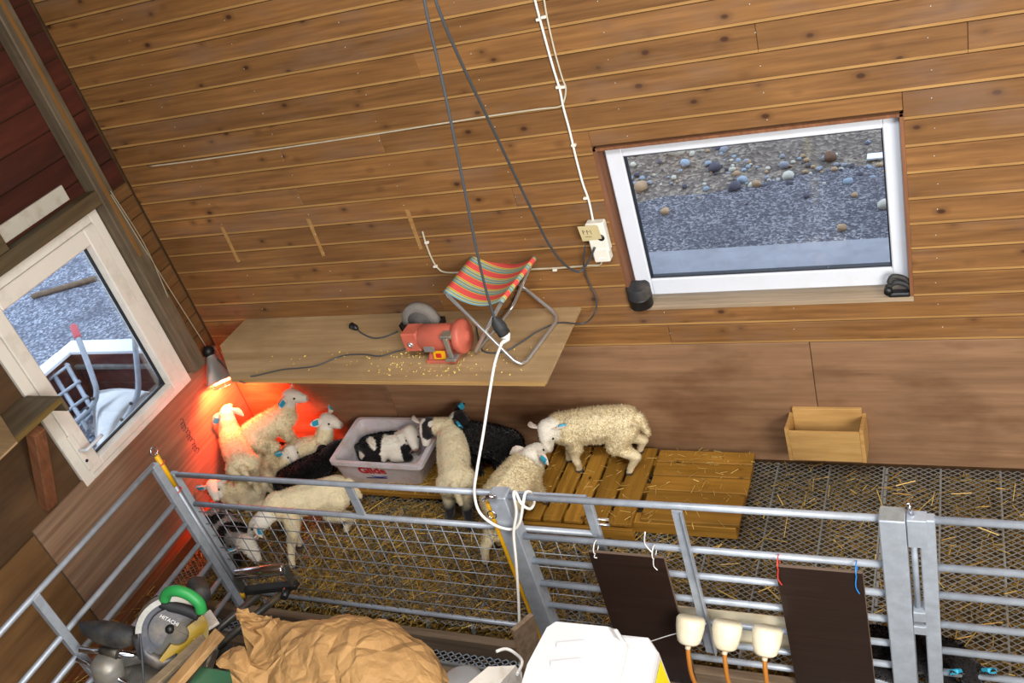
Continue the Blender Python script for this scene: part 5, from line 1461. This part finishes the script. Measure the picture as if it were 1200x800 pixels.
# ---- white tub with octagonal lid
ld = 3.05
l4 = [dep(613, 800, ld), dep(652, 728, ld), dep(722, 734, ld), dep(700, 812, ld)]
zl_ = sum(p.z for p in l4) / 4
lidp = [onz(u, v, zl_) for u, v in ((607, 808), (616, 778), (640, 733), (651, 726), (714, 732), (722, 745), (704, 815), (690, 850), (612, 850))]
cen = sum(lidp, Vector()) / len(lidp)
low = -.25 + .42
tb_ = thing('white_tub', (cen.x, cen.y, low), 'glossy white plastic tub with a chamfered lid and yellow label', 'tub')
def grow(ps, k, dz): return [cen + (p - cen) * k + UP * dz for p in ps]
ls = [grow(lidp, .96, .0), grow(lidp, 1.0, -.012), grow(lidp, 1.05, -.035), grow(lidp, 1.11, -.042), grow(lidp, 1.13, -.052), grow(lidp, 1.13, -.082), grow(lidp, 1.10, -.084)]
m = MB(); n = len(lidp)
m.add([p for l_ in ls for p in l_], [tuple(range(n))] + [(i * n + j, i * n + (j + 1) % n, (i + 1) * n + (j + 1) % n, (i + 1) * n + j) for i in range(len(ls) - 1) for j in range(n)] + [tuple(range((len(ls) - 1) * n, len(ls) * n))[::-1]])
lid = m.build('lid', 'tub', tb_)
sh_ = Vector((.085, .0, 0))
bd = [[p + sh_ * .4 for p in grow(lidp, 1.12, -.086)], [p + sh_ for p in grow(lidp, 1.20, -.09)], [p + sh_ for p in grow(lidp, 1.23, -.105)], [p + sh_ * 1.3 for p in grow(lidp, 1.3, low - zl_)]]
m = MB(); m.add([p for l_ in bd for p in l_], [tuple(range(n))] + [(i * n + j, i * n + (j + 1) % n, (i + 1) * n + (j + 1) % n, (i + 1) * n + j) for i in range(3) for j in range(n)] + [tuple(range(3 * n, 4 * n))[::-1]])
m.build('tub_body', 'tub', tb_)
# embossed grips on the lid
for u0, v0, u1, v1 in ((652, 756, 685, 753), (645, 778, 682, 774)):
    a = onz(u0, v0, zl_); b = onz(u1, v1, zl_); x = b - a
    MB().box((0, -.010, -.0005), (x.length, .010, .0045), M=frame(a, x, UP.cross(x), None), ch=.002).build('embossed_grip', 'tub', lid)
# label on the right hand face
A_, B_ = bd[1][5], bd[1][6]; A2, B2 = bd[3][5], bd[3][6]
def lp(s_, t): return A_.lerp(B_, s_).lerp(A2.lerp(B2, s_), t)
A_, B_, A2, B2 = bd[2][5], bd[2][6], bd[3][5], bd[3][6]
lx = (B_ - A_).normalized(); ly = (A2 - A_).normalized(); ln_ = lx.cross(ly)
if ln_.dot(Vector(CC) - A_) < 0: ln_ = -ln_
lb_ = MB().prism([lp(.04, .03) + ln_ * .002, lp(.96, .03) + ln_ * .002, lp(.96, .7) + ln_ * .002, lp(.04, .7) + ln_ * .002], ln_ * .001).build('label', 'label_yellow', tb_)
MB().lathe([(0, .0012), (.085, .0012), (.085, 0)], lp(.5, .32) + ln_ * .003, ln_, 28).build('label_disc', 'tub', lb_)
MB().box((-.05, -.006, 0), (.05, .006, .001), M=frame(lp(.5, .30) + ln_ * .0045, lx, ly, None)).build('label_mark', 'print_blue', lb_)
MB().box((-.03, -.006, 0), (.03, .006, .001), M=frame(lp(.45, .36) + ln_ * .0045, lx, ly, None)).build('label_mark', 'print_red', lb_)
# crate carrying the tub
wc_ = thing('wooden_crate', (cen.x, cen.y, AISLE), 'rough wooden crate standing under the white tub', 'crate')
for i in range(3):
    z0 = AISLE + .003 + i * .138
    for lo, hi in (((cen.x - .24, cen.y - .25, z0), (cen.x + .24, cen.y - .23, z0 + .12)), ((cen.x - .24, cen.y + .23, z0), (cen.x + .24, cen.y + .25, z0 + .12)), ((cen.x - .26, cen.y - .25, z0), (cen.x - .2405, cen.y + .25, z0 + .12)), ((cen.x + .2405, cen.y - .25, z0), (cen.x + .26, cen.y + .25, z0 + .12))):
        box('slat', lo, hi, 'lumber', wc_, .002)
box('crate_top', (cen.x - .26, cen.y - .25, low - .0195), (cen.x + .26, cen.y + .25, low - .001), 'lumber', wc_, .002)

# ---- bits between sack and tub
pa = dep(612, 728, 3.42); pb = Vector((pa.x - .05, pa.y - .12, AISLE))
F = frame(pa, pb - pa, Vector((.45, 1, 0)), None)
tag(MB().box((0, -.05, -.01), ((pb - pa).length, .05, .01), M=F, ch=.002).build('leaning_plank', 'timber_grey'), 'weathered plank leaning upright behind the white tub', 'plank')
wbp = [dep(565, 765, 3.3), dep(603, 775, 3.3), dep(592, 815, 3.3), dep(540, 815, 3.3)]
zz = sum(p.z for p in wbp) / 4; wbp = [Vector((p.x, p.y, zz)) for p in wbp]
tag(MB().prism(wbp, (0, 0, -(zz - AISLE - .002))).build('white_block', 'white_wood'), 'white painted wooden block beside the tub', 'block')
bc = dep(540, 802, 3.5); 
tag(MB().lathe([(0, AISLE + .004 - bc.z), (.075, AISLE + .004 - bc.z), (.09, -.02), (.088, .0), (.06, .028), (.0, .034)], bc, (0, 0, 1), 24).build('grey_canister', 'grey_plastic'), 'grey plastic canister top between the sack and the white block', 'canister')
tag(MB().tube(smooth_path([dep(582, 763, 3.32), dep(592, 760, 3.34), dep(602, 764, 3.34), dep(612, 775, 3.36), dep(606, 790, 3.3)], 4), .006, 7).build('white_loop', 'cable_white'), 'white cable loop lying behind the white block', 'cable')
